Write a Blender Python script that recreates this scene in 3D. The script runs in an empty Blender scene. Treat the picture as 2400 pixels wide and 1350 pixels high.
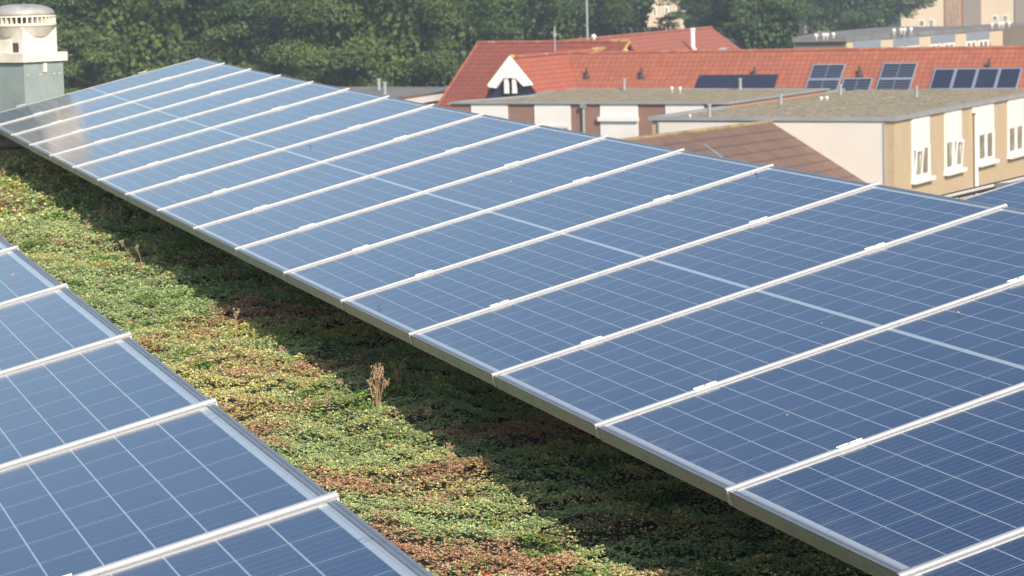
import bpy, math, random
import numpy as np
from mathutils import Vector, Matrix
random.seed(7); RNG = np.random.default_rng(7)
S = bpy.context.scene
COL = S.collection
R = math.radians

# ---------------------------------------------------------------- camera
F = 7180.01                                   # focal length in photo pixels (2400 wide)
CAM = np.array([-2.3467, -5.5662, 1.2060]); YAW = .2734; PIT = math.atan(725 / F); ROLL = R(1.33)
FW = np.array([math.sin(YAW) * math.cos(PIT), math.cos(YAW) * math.cos(PIT), -math.sin(PIT)])
RT = np.array([math.cos(YAW), -math.sin(YAW), 0.]); UP = np.cross(RT, FW)
RT, UP = RT * math.cos(ROLL) - UP * math.sin(ROLL), UP * math.cos(ROLL) + RT * math.sin(ROLL)
cd = bpy.data.cameras.new('camera'); cam = bpy.data.objects.new('camera', cd); COL.objects.link(cam); S.camera = cam
cam.matrix_world = Matrix([[RT[i], UP[i], -FW[i], CAM[i]] for i in range(3)] + [[0, 0, 0, 1]])
cd.sensor_width = 36; cd.lens = 36 * F / 2400; cd.clip_start = .1; cd.clip_end = 9000
cd.dof.use_dof = True; cd.dof.focus_distance = 7.6; cd.dof.aperture_fstop = 21

# ---------------------------------------------------------------- sky, sun, exposure
SUN_A, SUN_E = R(9), R(33)                   # azimuth from -Y towards +X, elevation
sun_dir = Vector((math.sin(SUN_A) * math.cos(SUN_E), -math.cos(SUN_A) * math.cos(SUN_E), math.sin(SUN_E)))
w = bpy.data.worlds.new('World'); S.world = w; w.use_nodes = True
nt = w.node_tree; nt.nodes.clear()
wo = nt.nodes.new('ShaderNodeOutputWorld'); bg = nt.nodes.new('ShaderNodeBackground'); sky = nt.nodes.new('ShaderNodeTexSky')
sky.sky_type = 'NISHITA'; sky.sun_disc = False; sky.sun_elevation = SUN_E
sky.sun_rotation = math.pi - SUN_A; sky.air_density = 1.0; sky.dust_density = 1.6; sky.ozone_density = 1.6
bg.inputs[1].default_value = .13
nt.links.new(sky.outputs[0], bg.inputs[0]); nt.links.new(bg.outputs[0], wo.inputs[0])
sl = bpy.data.lights.new('sun', 'SUN'); sl.energy = 4.2; sl.angle = R(.5); sl.color = (1, .89, .73)
so = bpy.data.objects.new('sun', sl); COL.objects.link(so); so.rotation_euler = sun_dir.to_track_quat('Z', 'Y').to_euler()
S.view_settings.view_transform = 'Standard'; S.view_settings.look = 'None'; S.view_settings.exposure = 0.38; S.view_settings.gamma = 1
S.cycles.max_bounces = 6; S.cycles.transparent_max_bounces = 8

# ---------------------------------------------------------------- helpers
def ray(x, y): return FW + RT * (x - 1200) / F - UP * (y - 675) / F
def tag(o, label=None, cat=None, group=None, kind=None):
    if label: o['label'] = label
    if cat: o['category'] = cat
    if group: o['group'] = group
    if kind: o['kind'] = kind
    return o
def empty(name, loc=(0, 0, 0), rz=0.):
    o = bpy.data.objects.new(name, None); COL.objects.link(o); o.location = loc; o.rotation_euler = (0, 0, rz)
    o.empty_display_size = .2; return o
def copy_tree(o, parent=None):
    c = o.copy(); COL.objects.link(c)
    if parent: c.parent = parent
    for ch in list(o.children): copy_tree(ch, c)
    return c
class MB:
    def __init__(s): s.v = []; s.f = []; s.m = []; s.mi = 0
    def add(s, vs, fs):
        n = len(s.v); s.v += [tuple(map(float, v)) for v in vs]; s.f += [tuple(i + n for i in f) for f in fs]; s.m += [s.mi] * len(fs); return s
    def box(s, x0, y0, z0, x1, y1, z1):
        return s.add([(x0, y0, z0), (x1, y0, z0), (x1, y1, z0), (x0, y1, z0), (x0, y0, z1), (x1, y0, z1), (x1, y1, z1), (x0, y1, z1)],
                     [(0, 3, 2, 1), (4, 5, 6, 7), (0, 1, 5, 4), (1, 2, 6, 5), (2, 3, 7, 6), (3, 0, 4, 7)])
    def prism(s, poly, z0, z1):
        n = len(poly)
        return s.add([(x, y, z0) for x, y in poly] + [(x, y, z1) for x, y in poly],
                     [tuple(range(n))[::-1], tuple(range(n, 2 * n))] + [(i, (i + 1) % n, n + (i + 1) % n, n + i) for i in range(n)])
    def extr(s, poly, axis, a, b):               # poly of (p,q) extruded along axis from a to b; axis 'x': (y,z), 'y': (x,z)
        n = len(poly); mk = (lambda p, q, t: (t, p, q)) if axis == 'x' else (lambda p, q, t: (p, t, q))
        return s.add([mk(p, q, a) for p, q in poly] + [mk(p, q, b) for p, q in poly],
                     [tuple(range(n))[::-1], tuple(range(n, 2 * n))] + [(i, (i + 1) % n, n + (i + 1) % n, n + i) for i in range(n)])
    def lathe(s, prof, n=16, c=(0, 0, 0)):
        vs = []; fs = []
        for (r, z) in prof:
            for k in range(n):
                a = 2 * math.pi * k / n; vs.append((c[0] + r * math.cos(a), c[1] + r * math.sin(a), c[2] + z))
        for i in range(len(prof) - 1):
            for k in range(n):
                a, b = i * n + k, i * n + (k + 1) % n; fs.append((a, b, b + n, a + n))
        fs.append(tuple(range(n))[::-1]); fs.append(tuple(range((len(prof) - 1) * n, len(prof) * n)))
        return s.add(vs, fs)
    def tube(s, pts, rad, n=6):
        pts = [Vector(p) for p in pts]; rad = rad if hasattr(rad, '__len__') else [rad] * len(pts); vs = []; fs = []
        for i, p in enumerate(pts):
            d = (pts[min(i + 1, len(pts) - 1)] - pts[max(i - 1, 0)]).normalized()
            a = d.orthogonal().normalized() if abs(d.z) < .99 else Vector((1, 0, 0)); a = (a - d * a.dot(d)).normalized(); b = d.cross(a)
            for k in range(n):
                t = 2 * math.pi * k / n; vs.append(p + (a * math.cos(t) + b * math.sin(t)) * rad[i])
        for i in range(len(pts) - 1):
            for k in range(n):
                q, r_ = i * n + k, i * n + (k + 1) % n; fs.append((q, r_, r_ + n, q + n))
        fs.append(tuple(range(n))[::-1]); fs.append(tuple(range((len(pts) - 1) * n, len(pts) * n)))
        return s.add(vs, fs)
    def quad(s, a, b, c, d): return s.add([a, b, c, d], [(0, 1, 2, 3)])
    def build(s, name, mat, parent=None, smooth=False):
        me = bpy.data.meshes.new(name); me.from_pydata(s.v, [], s.f)
        for m in (mat if isinstance(mat, (list, tuple)) else [mat]): me.materials.append(m)
        if max(s.m, default=0) > 0: me.polygons.foreach_set('material_index', s.m)
        if smooth: me.polygons.foreach_set('use_smooth', [True] * len(me.polygons))
        me.update(); o = bpy.data.objects.new(name, me); COL.objects.link(o)
        if parent: o.parent = parent
        return o

class N:                                          # tiny node-graph helper
    def __init__(s, name):
        s.m = bpy.data.materials.new(name); s.m.use_nodes = True; s.t = s.m.node_tree; s.b = s.t.nodes['Principled BSDF']
    def n(s, typ, **k):
        o = s.t.nodes.new('ShaderNode' + typ)
        for a, v in k.items(): setattr(o, a, v)
        return o
    def put(s, inp, v):
        if v is None: return
        if hasattr(v, 'is_output') or isinstance(v, bpy.types.NodeSocket): s.t.links.new(v, inp)
        elif isinstance(v, (tuple, list)) and len(v) == 3 and inp.type == 'RGBA': inp.default_value = (*v, 1)
        else: inp.default_value = v
    def math(s, op, a, b=None, c=None):
        o = s.n('Math', operation=op); s.put(o.inputs[0], a); s.put(o.inputs[1], b); s.put(o.inputs[2], c); return o.outputs[0]
    def mix(s, f, a, b, blend='MIX'):
        o = s.n('Mix', data_type='RGBA', blend_type=blend); s.put(o.inputs[0], f); s.put(o.inputs[6], a); s.put(o.inputs[7], b); return o.outputs[2]
    def obj(s): return s.n('TexCoord').outputs['Object']
    def sep(s, v): o = s.n('SeparateXYZ'); s.put(o.inputs[0], v); return o.outputs
    def comb(s, x=0., y=0., z=0.): o = s.n('CombineXYZ'); s.put(o.inputs[0], x); s.put(o.inputs[1], y); s.put(o.inputs[2], z); return o.outputs[0]
    def noise(s, v, scale, detail=4., rough=.6): o = s.n('TexNoise'); s.put(o.inputs['Vector'], v); o.inputs['Scale'].default_value = scale; o.inputs['Detail'].default_value = detail; o.inputs['Roughness'].default_value = rough; return o.outputs[0]
    def ramp(s, f, stops):
        o = s.n('ValToRGB'); s.put(o.inputs[0], f); e = o.color_ramp.elements
        while len(e) < len(stops): e.new(.5)
        for i, (p, c) in enumerate(stops): e[i].position = p; e[i].color = (*c, 1) if len(c) == 3 else c
        return o.outputs[0]
    def step(s, f, a, b): o = s.n('MapRange'); s.put(o.inputs[0], f); o.inputs[1].default_value = a; o.inputs[2].default_value = b; return o.outputs[0]
    def bump(s, h, strength=.3, dist=.01): o = s.n('Bump'); s.put(o.inputs['Height'], h); o.inputs['Strength'].default_value = strength; o.inputs['Distance'].default_value = dist; s.t.links.new(o.outputs[0], s.b.inputs['Normal'])
    def fin(s, col=None, rough=.6, metal=0., spec=None, **k):
        s.put(s.b.inputs['Base Color'], col); s.put(s.b.inputs['Roughness'], rough); s.put(s.b.inputs['Metallic'], metal)
        if spec is not None: s.b.inputs['Specular IOR Level'].default_value = spec
        for a, v in k.items(): s.put(s.b.inputs[a.replace('_', ' ')], v)
        return s.m
def plain(name, c, rough=.6, metal=0., var=.12, scale=3., bump=0.):
    g = N(name); o = g.obj(); f = g.noise(o, scale, 5.)
    col = g.mix(g.step(f, .3, .7), tuple(x * (1 - var) for x in c), tuple(min(1, x * (1 + var)) for x in c))
    if bump: g.bump(g.noise(o, scale * 12), bump, .01)
    return g.fin(col, rough, metal)

# ---------------------------------------------------------------- materials: solar rows
PW, PL = .996, 1.69                                 # module width along the row, length up the slope
def mat_cells():
    g = N('solar_cells'); x, y, z = g.sep(g.obj())
    # y: up the slope 0..PL, x: along the row 0..PW.  24 half cells, 6 columns, a gap bar in the middle
    info = g.n('ObjectInfo').outputs['Random']
    yy = g.math('SUBTRACT', y, PL / 2); ya = g.math('SUBTRACT', g.math('ABSOLUTE', yy), .0065)
    py = .0808; px = .1605; nx = 6
    cy = g.math('DIVIDE', ya, py); fy = g.math('FRACT', cy)
    xa = g.math('SUBTRACT', x, PW / 2 - px * 3); cx = g.math('DIVIDE', xa, px); fx = g.math('FRACT', cx)
    ey = g.math('MULTIPLY', g.math('MINIMUM', fy, g.math('SUBTRACT', 1., fy)), py)
    ex = g.math('MULTIPLY', g.math('MINIMUM', fx, g.math('SUBTRACT', 1., fx)), px)
    line = g.math('MAXIMUM', g.math('LESS_THAN', ey, .0013), g.math('LESS_THAN', ex, .0013))
    out = g.math('MAXIMUM', g.math('MAXIMUM', g.math('LESS_THAN', ya, 0.), g.math('GREATER_THAN', cy, 10.)),
                 g.math('MAXIMUM', g.math('LESS_THAN', cx, 0.), g.math('GREATER_THAN', cx, 6.)))
    wh = g.math('MAXIMUM', line, out)
    bb = g.math('FRACT', g.math('MULTIPLY', fx, 5.)); bb = g.math('LESS_THAN', g.math('ABSOLUTE', g.math('SUBTRACT', bb, .5)), .045)
    # ribbons in the end margins
    rib = g.math('MULTIPLY', out, g.math('LESS_THAN', g.math('ABSOLUTE', g.math('SUBTRACT', ya, .8185)), .0022))
    v = g.comb(g.math('FLOOR', cx), g.math('FLOOR', g.math('DIVIDE', yy, py)), info)
    wn = g.n('TexWhiteNoise'); g.put(wn.inputs[0], v)
    base = g.mix(wn.outputs[0], (.004, .019, .078), (.009, .028, .096))
    cr = g.n('TexVoronoi'); g.put(cr.inputs['Vector'], g.comb(x, y, info)); cr.inputs['Scale'].default_value = 55.
    base = g.mix(.16, base, g.mix(g.sep(cr.outputs['Color'])[0], (.003, .014, .05), (.026, .06, .145)))
    base = g.mix(g.math('MULTIPLY', info, .30), base, (.014, .036, .105)); base = g.mix(g.math('MULTIPLY', bb, .5), base, (.16, .17, .2))
    col = g.mix(wh, base, (.36, .42, .47))
    col = g.mix(g.math('MULTIPLY', rib, .7), col, (.30, .30, .32))
    # dust: thin film, dark rain-washed specks elongated up the slope
    vv = g.n('Mapping'); vv.inputs['Scale'].default_value = (1, .35, 1); g.put(vv.inputs[0], g.comb(x, y, g.math('MULTIPLY', info, 40.)))
    sp = g.noise(vv.outputs[0], 42., 3., .55); speck = g.step(sp, .665, .74)
    dn = g.noise(g.comb(x, y, g.math('MULTIPLY', info, 17.)), 3.5, 6., .65)
    col = g.mix(g.math('ADD', .004, g.math('MULTIPLY', g.step(dn, .35, .8), g.math('ADD', .03, g.math('MULTIPLY', info, .07)))), col, (.38, .37, .35))
    lowedge = g.step(y, .12, .0)
    col = g.mix(g.math('MULTIPLY', g.math('MULTIPLY', lowedge, g.step(g.noise(g.comb(x, y, info), 14.), .4, .7)), .28), col, (.34, .29, .24))
    col = g.mix(g.math('MULTIPLY', speck, .6), col, (.01, .014, .025))
    rough = g.math('ADD', .11, g.math('MULTIPLY', dn, .10))
    g.bump(g.noise(g.comb(x, y, info), 1.6, 2.), .02, .02)
    return g.fin(col, rough, 0., None, IOR=1.47)
M = {}
M['cells'] = mat_cells()
def mat_alu(name, base, rough, metal, stripes=True, axis=0):
    g = N(name); o = g.obj(); x, y, z = g.sep(o)
    mp = g.n('Mapping'); mp.inputs['Scale'].default_value = (1, 60, 60) if axis == 0 else (60, 1, 60); g.put(mp.inputs[0], o)
    f = g.noise(mp.outputs[0], 2., 4.); f2 = g.noise(o, 14., 5.)
    col = g.mix(g.step(f, .3, .7), tuple(c * .88 for c in base), base)
    col = g.mix(g.math('MULTIPLY', g.step(f2, .52, .75), .35), col, tuple(c * .55 for c in base))
    return g.fin(col, g.math('ADD', rough, g.math('MULTIPLY', f2, .15)), metal)
M['alu'] = mat_alu('anodised_frame', (.42, .43, .44), .34, .75)
M['alu_w'] = mat_alu('bright_rail', (.66, .66, .66), .42, .25, axis=1)
M['clamp'] = plain('clamp_metal', (.66, .66, .66), .42, .3, .15, 60.)
M['under'] = plain('backsheet', (.55, .55, .55), .6)
M['steel'] = plain('mounting_steel', (.16, .16, .16), .5, .6)

# ---------------------------------------------------------------- one solar panel (local: x along the row, y up the slope, z out)
def make_panel():
    root = empty('solar_panel')
    H, L_ = .038, .011
    fr = MB()
    # frame profile with shallow grooves on the outer face
    def prof(sgn): return [(0, -H), (.0, -.030), (.0012, -.0295), (.0012, -.0275), (0, -.027), (0, -.0185), (.0012, -.018), (.0012, -.016), (0, -.0155), (0, -.0075), (.0012, -.007), (.0012, -.0055), (0, -.005), (0, -.0008), (.0008, 0),
                           (.0065, 0), (.0070, -.0012), (.0080, -.0012), (.0085, 0), (.0145, 0), (.0145, -.003), (.004, -.003), (.004, -.0355), (.028, -.0355), (.028, -H)]
    p = prof(1)
    fr.extr([(a, b) for a, b in p], 'x', .0008, PW - .0008)
    fr.extr([(PL - a, b) for a, b in p][::-1], 'x', .0008, PW - .0008)
    q = [(0, -H), (0, -.0008), (.0008, 0), (L_, 0), (L_, -.003), (.004, -.003), (.004, -.0355), (.028, -.0355), (.028, -H)]
    fr.extr([(a, b + .0006) for a, b in q][::-1], 'y', .0005, PL - .0005)
    fr.extr([(PW - a, b + .0006) for a, b in q], 'y', .0005, PL - .0005)
    fr.build('frame', M['alu'], root)
    MB().box(.0045, .0045, -.0065, PW - .0045, PL - .0045, -.0022).build('cell_sheet', M['cells'], root)
    # bright joint rail between this panel and its neighbour (at the near long side)
    r = MB(); rp = [(-.0140, -.034), (-.0140, .0010), (-.0180, .0012), (-.0180, .0045), (-.0170, .0054), (-.0045, .0054), (-.0034, .0044), (-.0032, .0020), (-.0042, .0018), (-.0042, .0014), (.0022, .0012), (.0028, .0008), (-.0015, .0007), (-.0015, -.034)]
    r.extr(rp[::-1], 'y', -.0035, PL + .006)
    r.build('joint_rail', M['alu_w'], root)
    for yy in (.318, 1.252):
        c = MB(); hp = [(-.0185, .0054), (-.0190, .0084), (-.0178, .0088), (-.0165, .0066), (-.0055, .0066), (-.0045, .0076), (-.0032, .0072), (-.0032, .0054)]
        c.extr(hp, 'y', yy - .033, yy + .033)
        c.lathe([(.0042, .0070), (.0042, .0096), (.0025, .0100)], 8, (-.0105, yy, 0))
        c.build('clamp', M['clamp'], root)
    return root
proto = make_panel()
ORD = ['first', 'second', 'third', 'fourth', 'fifth', 'sixth', 'seventh', 'eighth', 'ninth', 'tenth', 'eleventh', 'twelfth', 'thirteenth', 'fourteenth', 'fifteenth', 'sixteenth', 'seventeenth', 'eighteenth']
q = [0, 0, 0, 0, 0, .01444, .24361, .02538, .01687, -.02285, .0017, -.00775, .00937, -.00186, -.00036, .00354]
def corner(k, isup):
    x = (k - 9) / 9; th = q[6]
    zl = q[7] * x**2 + q[8] * x**3; zu = q[9] * x + q[10] * x**2 + q[11] * x**3 + q[12] * x**4
    Y = k * 1.012 + q[13] * x**2 + q[14] * x**3 + (q[15] * x if isup else 0)
    return np.array([PL * math.cos(th) if isup else 0., Y, (PL * math.sin(th) + zu if isup else 0) + zl + q[5] * Y])
def set_panel(o, origin, ex, ey):
    ex = Vector(ex).normalized(); ey = Vector(ey); ey = (ey - ex * ey.dot(ex)).normalized(); ez = ex.cross(ey)
    m = Matrix([[ex[i], ey[i], ez[i], origin[i]] for i in range(3)] + [[0, 0, 0, 1]])
    o.matrix_world = m; o.location = m.to_translation(); o.rotation_euler = m.to_euler()
cnt = 0; NOTRAIL = []
def panel_between(k):                              # local x goes toward the camera (-Y): near edge carries the rail of rib k
    global cnt
    o = proto if cnt == 0 else copy_tree(proto); cnt += 1
    l0, l1, u0, u1 = corner(k, 0), corner(k + 1, 0), corner(k, 1), corner(k + 1, 1)
    ex = (l0 - l1 + u0 - u1); ey = (u0 - l0 + u1 - l1)
    o_ = l1 + (l0 - l1) / np.linalg.norm(l0 - l1) * .012
    set_panel(o, o_, ex, ey); return o
# the rail profile sits at local x<0 i.e. on the far long side: rib k+1
for k in range(-1, 17):
    o = panel_between(k); j = 16 - k
    if k == 16: NOTRAIL.append(o)
    lab = ('solar panel at the far end of the long row, nearest the grey vent chimney' if j == 0 else
           'solar panel cut by the bottom right corner, nearest of the long row' if k == -1 else
           'blue solar panel in the long row, %s counting from the far chimney end' % ORD[j])
    tag(o, lab, 'solar panel', 'solar panels of the long middle row')
TH = q[6]
def row_panel(xhi, zhi, yfar, lab, grp):
    o = copy_tree(proto); ey = np.array([math.cos(TH), 0, math.sin(TH)]); ex = np.array([0, -1, -q[5]])
    lo = np.array([xhi, yfar, zhi + q[5] * yfar]) - ey * PL
    set_panel(o, lo, ex, ey); tag(o, lab, 'solar panel', grp)
near_labs = ['solar panel topmost at the left edge with a pale dry leaf on it', 'second panel from the top of the left row', 'third panel from the top of the left row',
             'fourth panel from the top of the left row, in the lower left', 'fifth panel from the top of the left row, at the bottom edge', 'solar panel at the very bottom of the left row, in the corner of the gap']
for i in range(6):
    row_panel(-1.3848, PL * math.sin(TH) + .0477, 3.9389 - i * 1.012, near_labs[i], 'solar panels of the near left row')
row_panel(3.025 + 1.640, PL * math.sin(TH) - .03, 7.25, 'solar panel behind the long row at the right edge, end one beside the dark rail', 'solar panels of the row behind')
row_panel(3.025 + 1.640, PL * math.sin(TH) - .03, 6.238, 'solar panel behind the long row at the right edge, nearer than the end one', 'solar panels of the row behind')

for o in NOTRAIL:
    for c_ in list(o.children):
        if c_.name.startswith('joint_rail'): bpy.data.objects.remove(c_)
# mounting frames under the rows (dark triangles, standing on the roof)
def ground_z(x, y): return -.285 + q[5] * y - .012 * x
def stand(x0, y, zlo, zhi, lab, grp):
    o = MB(); g0 = ground_z(x0 + 1, y) - .03
    o.box(x0 + .60, y - .02, g0, x0 + 1.55, y + .02, g0 + .04)
    o.box(x0 + .64, y - .018, g0 + .041, x0 + .68, y + .018, zlo + .10)
    o.box(x0 + 1.45, y - .018, g0 + .041, x0 + 1.49, y + .018, zhi - .10)
    ob = o.build('mounting_stand', M['steel']); tag(ob, lab, 'panel stand', grp)
for k in range(0, 18, 2):
    c0, c1 = corner(k, 0), corner(k, 1)
    tag_l = 'dark steel stand hidden in the shade under the long panel row'
    stand(c0[0], c0[1], c0[2], c1[2], tag_l, 'stands under the long panel row')

# dry leaves and crumbs lying on the panels
M['leaf_dry'] = plain('dry_leaf', (.50, .40, .27), .8, 0, .3, 60.)
M['leaf_dark'] = plain('dark_crumb', (.10, .06, .04), .9, 0, .3, 60.)
def on_main(px, py):
    d = ray(px, py); a = corner(9, 0); n = np.array([-math.sin(TH), -q[5], math.cos(TH)])
    s = ((a - CAM) @ n) / (d @ n); P = CAM + d * s
    for _ in range(4):
        k = P[1] / 1.012; t = P[0] / 1.640; a = corner(k, 0) * (1 - t) + corner(k, 1) * t
        s = ((a - CAM) @ n) / (d @ n); P = CAM + d * s
    return P + np.array([0, 0, .004])
def on_left(px, py):
    d = ray(px, py); n = np.array([-math.sin(TH), -q[5], math.cos(TH)]); a = np.array([-1.3848, 0, PL * math.sin(TH) + .0477]); s = ((a - CAM) @ n) / (d @ n); return CAM + d * s + np.array([0, 0, .004])
def crumb(P, size, m, lab, name='fallen_leaf'):
    mb = MB(); n = 7; rr = [size * random.uniform(.6, 1) for _ in range(n)]
    top = [(rr[i] * math.cos(i * 6.283 / n), .6 * rr[i] * math.sin(i * 6.283 / n), size * random.uniform(.15, .5)) for i in range(n)]
    bot = [(x * .8, y * .8, 0) for x, y, z in top]
    mb.add(bot + top + [(0, 0, size * .35)], [tuple(range(n))[::-1]] + [(i, (i + 1) % n, n + (i + 1) % n, n + i) for i in range(n)] + [(n + i, n + (i + 1) % n, 2 * n) for i in range(n)])
    o = mb.build(name, m); o.location = P; o.rotation_euler = (TH * .0, -TH, random.uniform(0, 3)); tag(o, lab, 'leaf', 'crumbs lying on the panels')
crumb(on_left(29, 648), .008, M['leaf_dry'], 'pale dry leaf lying on the topmost panel of the left row')
crumb(on_main(1772, 411), .010, M['leaf_dark'], 'dark dry leaf just under the rail, near the brown roof')
crumb(on_main(1619, 421), .007, M['leaf_dark'], 'small dark crumb on the panel left of the dark leaf below the brown roof')
crumb(on_main(1197, 429), .008, M['leaf_dry'], 'small tan leaf above the pale middle bar of the long row')
crumb(on_main(727, 345), .009, M['leaf_dark'], 'dark speck of leaf on the far part of the long row')
crumb(on_main(1303, 311), .012, M['leaf_dry'], 'dry leaf near the upper edge of the long row with a dark streak')
crumb(on_main(2247, 737), .007, M['leaf_dry'], 'tiny pale crumb close to the right edge of the picture')
crumb(on_main(1844, 977), .005, M['leaf_dry'], 'tiny reddish crumb on the near panel in the lower right')
crumb(on_main(1926, 761), .005, M['leaf_dry'], 'tiny pale crumb just below the pale middle bar')
crumb(on_main(889, 721), .008, M['leaf_dark'], 'dark curled leaf near the low edge of the long row')

# ---------------------------------------------------------------- our roof
roofpoly = [(-9, -12), (7.5, -12), (7.5, 7.6), (2.2, 7.6), (2.2, 21.5), (-9, 21.5)]
def mat_roofbase():
    g = N('planting_soil'); o = g.obj(); f = g.noise(o, 2.2, 8., .65); f2 = g.noise(o, 60., 4.)
    c = g.ramp(f, [(.3, (.05, .045, .025)), (.5, (.055, .075, .03)), (.62, (.09, .06, .04)), (.75, (.07, .10, .04))])
    c = g.mix(g.step(f2, .35, .7), g.mix(.6, c, (.02, .02, .012)), c)
    g.bump(f2, .8, .02); return g.fin(c, .95)
M['soil'] = mat_roofbase()
n_x, n_y = 40, 80
def vnoise(x, y, sc, seed):
    r = np.random.default_rng(seed).random((64, 64)); X = np.asarray(x) * sc + 31.7; Y = np.asarray(y) * sc + 17.3
    xi = np.floor(X).astype(int); yi = np.floor(Y).astype(int); fx = X - xi; fy = Y - yi; fx = fx * fx * (3 - 2 * fx); fy = fy * fy * (3 - 2 * fy)
    g = lambda a, b: r[a % 64, b % 64]
    return (g(xi, yi) * (1 - fx) + g(xi + 1, yi) * fx) * (1 - fy) + (g(xi, yi + 1) * (1 - fx) + g(xi + 1, yi + 1) * fx) * fy
def fbm(x, y, sc, seed): return (vnoise(x, y, sc, seed) + .5 * vnoise(x, y, sc * 2.1, seed + 1) + .25 * vnoise(x, y, sc * 4.3, seed + 2)) / 1.75
def gz(x, y): return ground_z(x, y) + (fbm(x, y, 2.2, 5) - .5) * .085 + (vnoise(x, y, 7, 9) - .5) * .030 + (vnoise(x, y, 17, 19) - .5) * .016
def worley(x, y, sc, seed):
    r = np.random.default_rng(seed); jx, jy, jr = r.random((64, 64)), r.random((64, 64)), r.random((64, 64)); X = np.asarray(x) * sc + 40; Y = np.asarray(y) * sc + 40
    xi, yi = np.floor(X).astype(int), np.floor(Y).astype(int); best = np.full(np.shape(X), 9.); rid = np.zeros(np.shape(X))
    for a in (-1, 0, 1):
        for b in (-1, 0, 1):
            cx, cy = (xi + a) % 64, (yi + b) % 64; d = np.hypot(X - (xi + a + jx[cx, cy]), Y - (yi + b + jy[cx, cy])); m = d < best; best = np.where(m, d, best); rid = np.where(m, jr[cx, cy], rid)
    return best, rid
def grid_mesh(name, x0, x1, y0, y1, nx, ny, fz, mat):
    xs = np.linspace(x0, x1, nx); ys = np.linspace(y0, y1, ny); X, Y = np.meshgrid(xs, ys); Z = fz(X, Y)
    v = np.stack([X, Y, Z], -1).reshape(-1, 3); f = [(j * nx + i, j * nx + i + 1, (j + 1) * nx + i + 1, (j + 1) * nx + i) for j in range(ny - 1) for i in range(nx - 1)]
    me = bpy.data.meshes.new(name); me.from_pydata(v.tolist(), [], f); me.materials.append(mat); me.polygons.foreach_set('use_smooth', [True] * len(f))
    o = bpy.data.objects.new(name, me); COL.objects.link(o); return o
tag(grid_mesh('roof_soil', -8.7, 2.1, -11.7, 21.2, 170, 480, lambda x, y: gz(x, y) - .012, M['soil']), kind='structure')
M['bitumen'] = plain('bitumen', (.10, .10, .105), .8, 0, .25, 4., .4)
M['concrete'] = plain('concrete', (.34, .33, .31), .85, 0, .15, 2., .3)
g_ = MB(); zr0 = -.42
g_.prism(roofpoly, -10.6, zr0 - .1)
own = empty('own_building'); tag(own, 'flat roofed building under the solar rows with planted green roof', 'building')
g_.build('walls', M['concrete'], own)
pr_ = MB()
pr_.box(-9, 21.25, zr0 - .098, 2.2, 21.5, .08); pr_.box(-9, -12, zr0 - .098, -8.75, 21.249, .05); pr_.box(2.12, 7.61, zr0 - .098, 2.2, 21.249, -.15)
pr_.build('parapet', M['bitumen'], own)
MB().box(2.12, -12, zr0 - .098, 7.49, 7.59, zr0).build('bitumen_roof', M['bitumen'], own)
# dark rail past the end of the rear row
for o in [o for o in COL.objects if o.get('label', '').startswith('solar panel behind the long row at the right edge, end one')]:
    for c_ in list(o.children):
        if c_.name.startswith('joint_rail'): bpy.data.objects.remove(c_)
def aty(px, py, y): d = ray(px, py); return CAM + d * ((y - CAM[1]) / d[1])
ra, rb = aty(2236, 458, 7.62), aty(2400, 419, 7.62); rd = rb - ra
rl = MB(); rl.tube([tuple(ra - rd * .6), tuple(ra), tuple(rb), tuple(rb + rd * 1.2)], .017, 8)
for t_ in (-.4, .9, 2.): pp = ra + rd * t_; rl.box(pp[0] - .015, 7.605, zr0, pp[0] + .015, 7.635, pp[2])
rl.box(ra[0] + .2, 7.60, ra[2] + .01, ra[0] + .45, 7.64, ra[2] + .05)
tag(rl.build('mounting_rail', M['steel']), 'dark rail running up past the end panel at the right edge', 'rail')

o = MB()
for k in range(4): o.box(-3.2, 17.32 + k * .02, -.10 + k * .075, .60 - k * .01, 17.50, -.045 + k * .075)
o.box(-3.15, 17.44, -.3, .55, 17.49, .175)
tag(o.build('cable_tray', M['steel']), 'dark stacked tray under the far low corner of the long row', 'cable tray')
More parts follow.
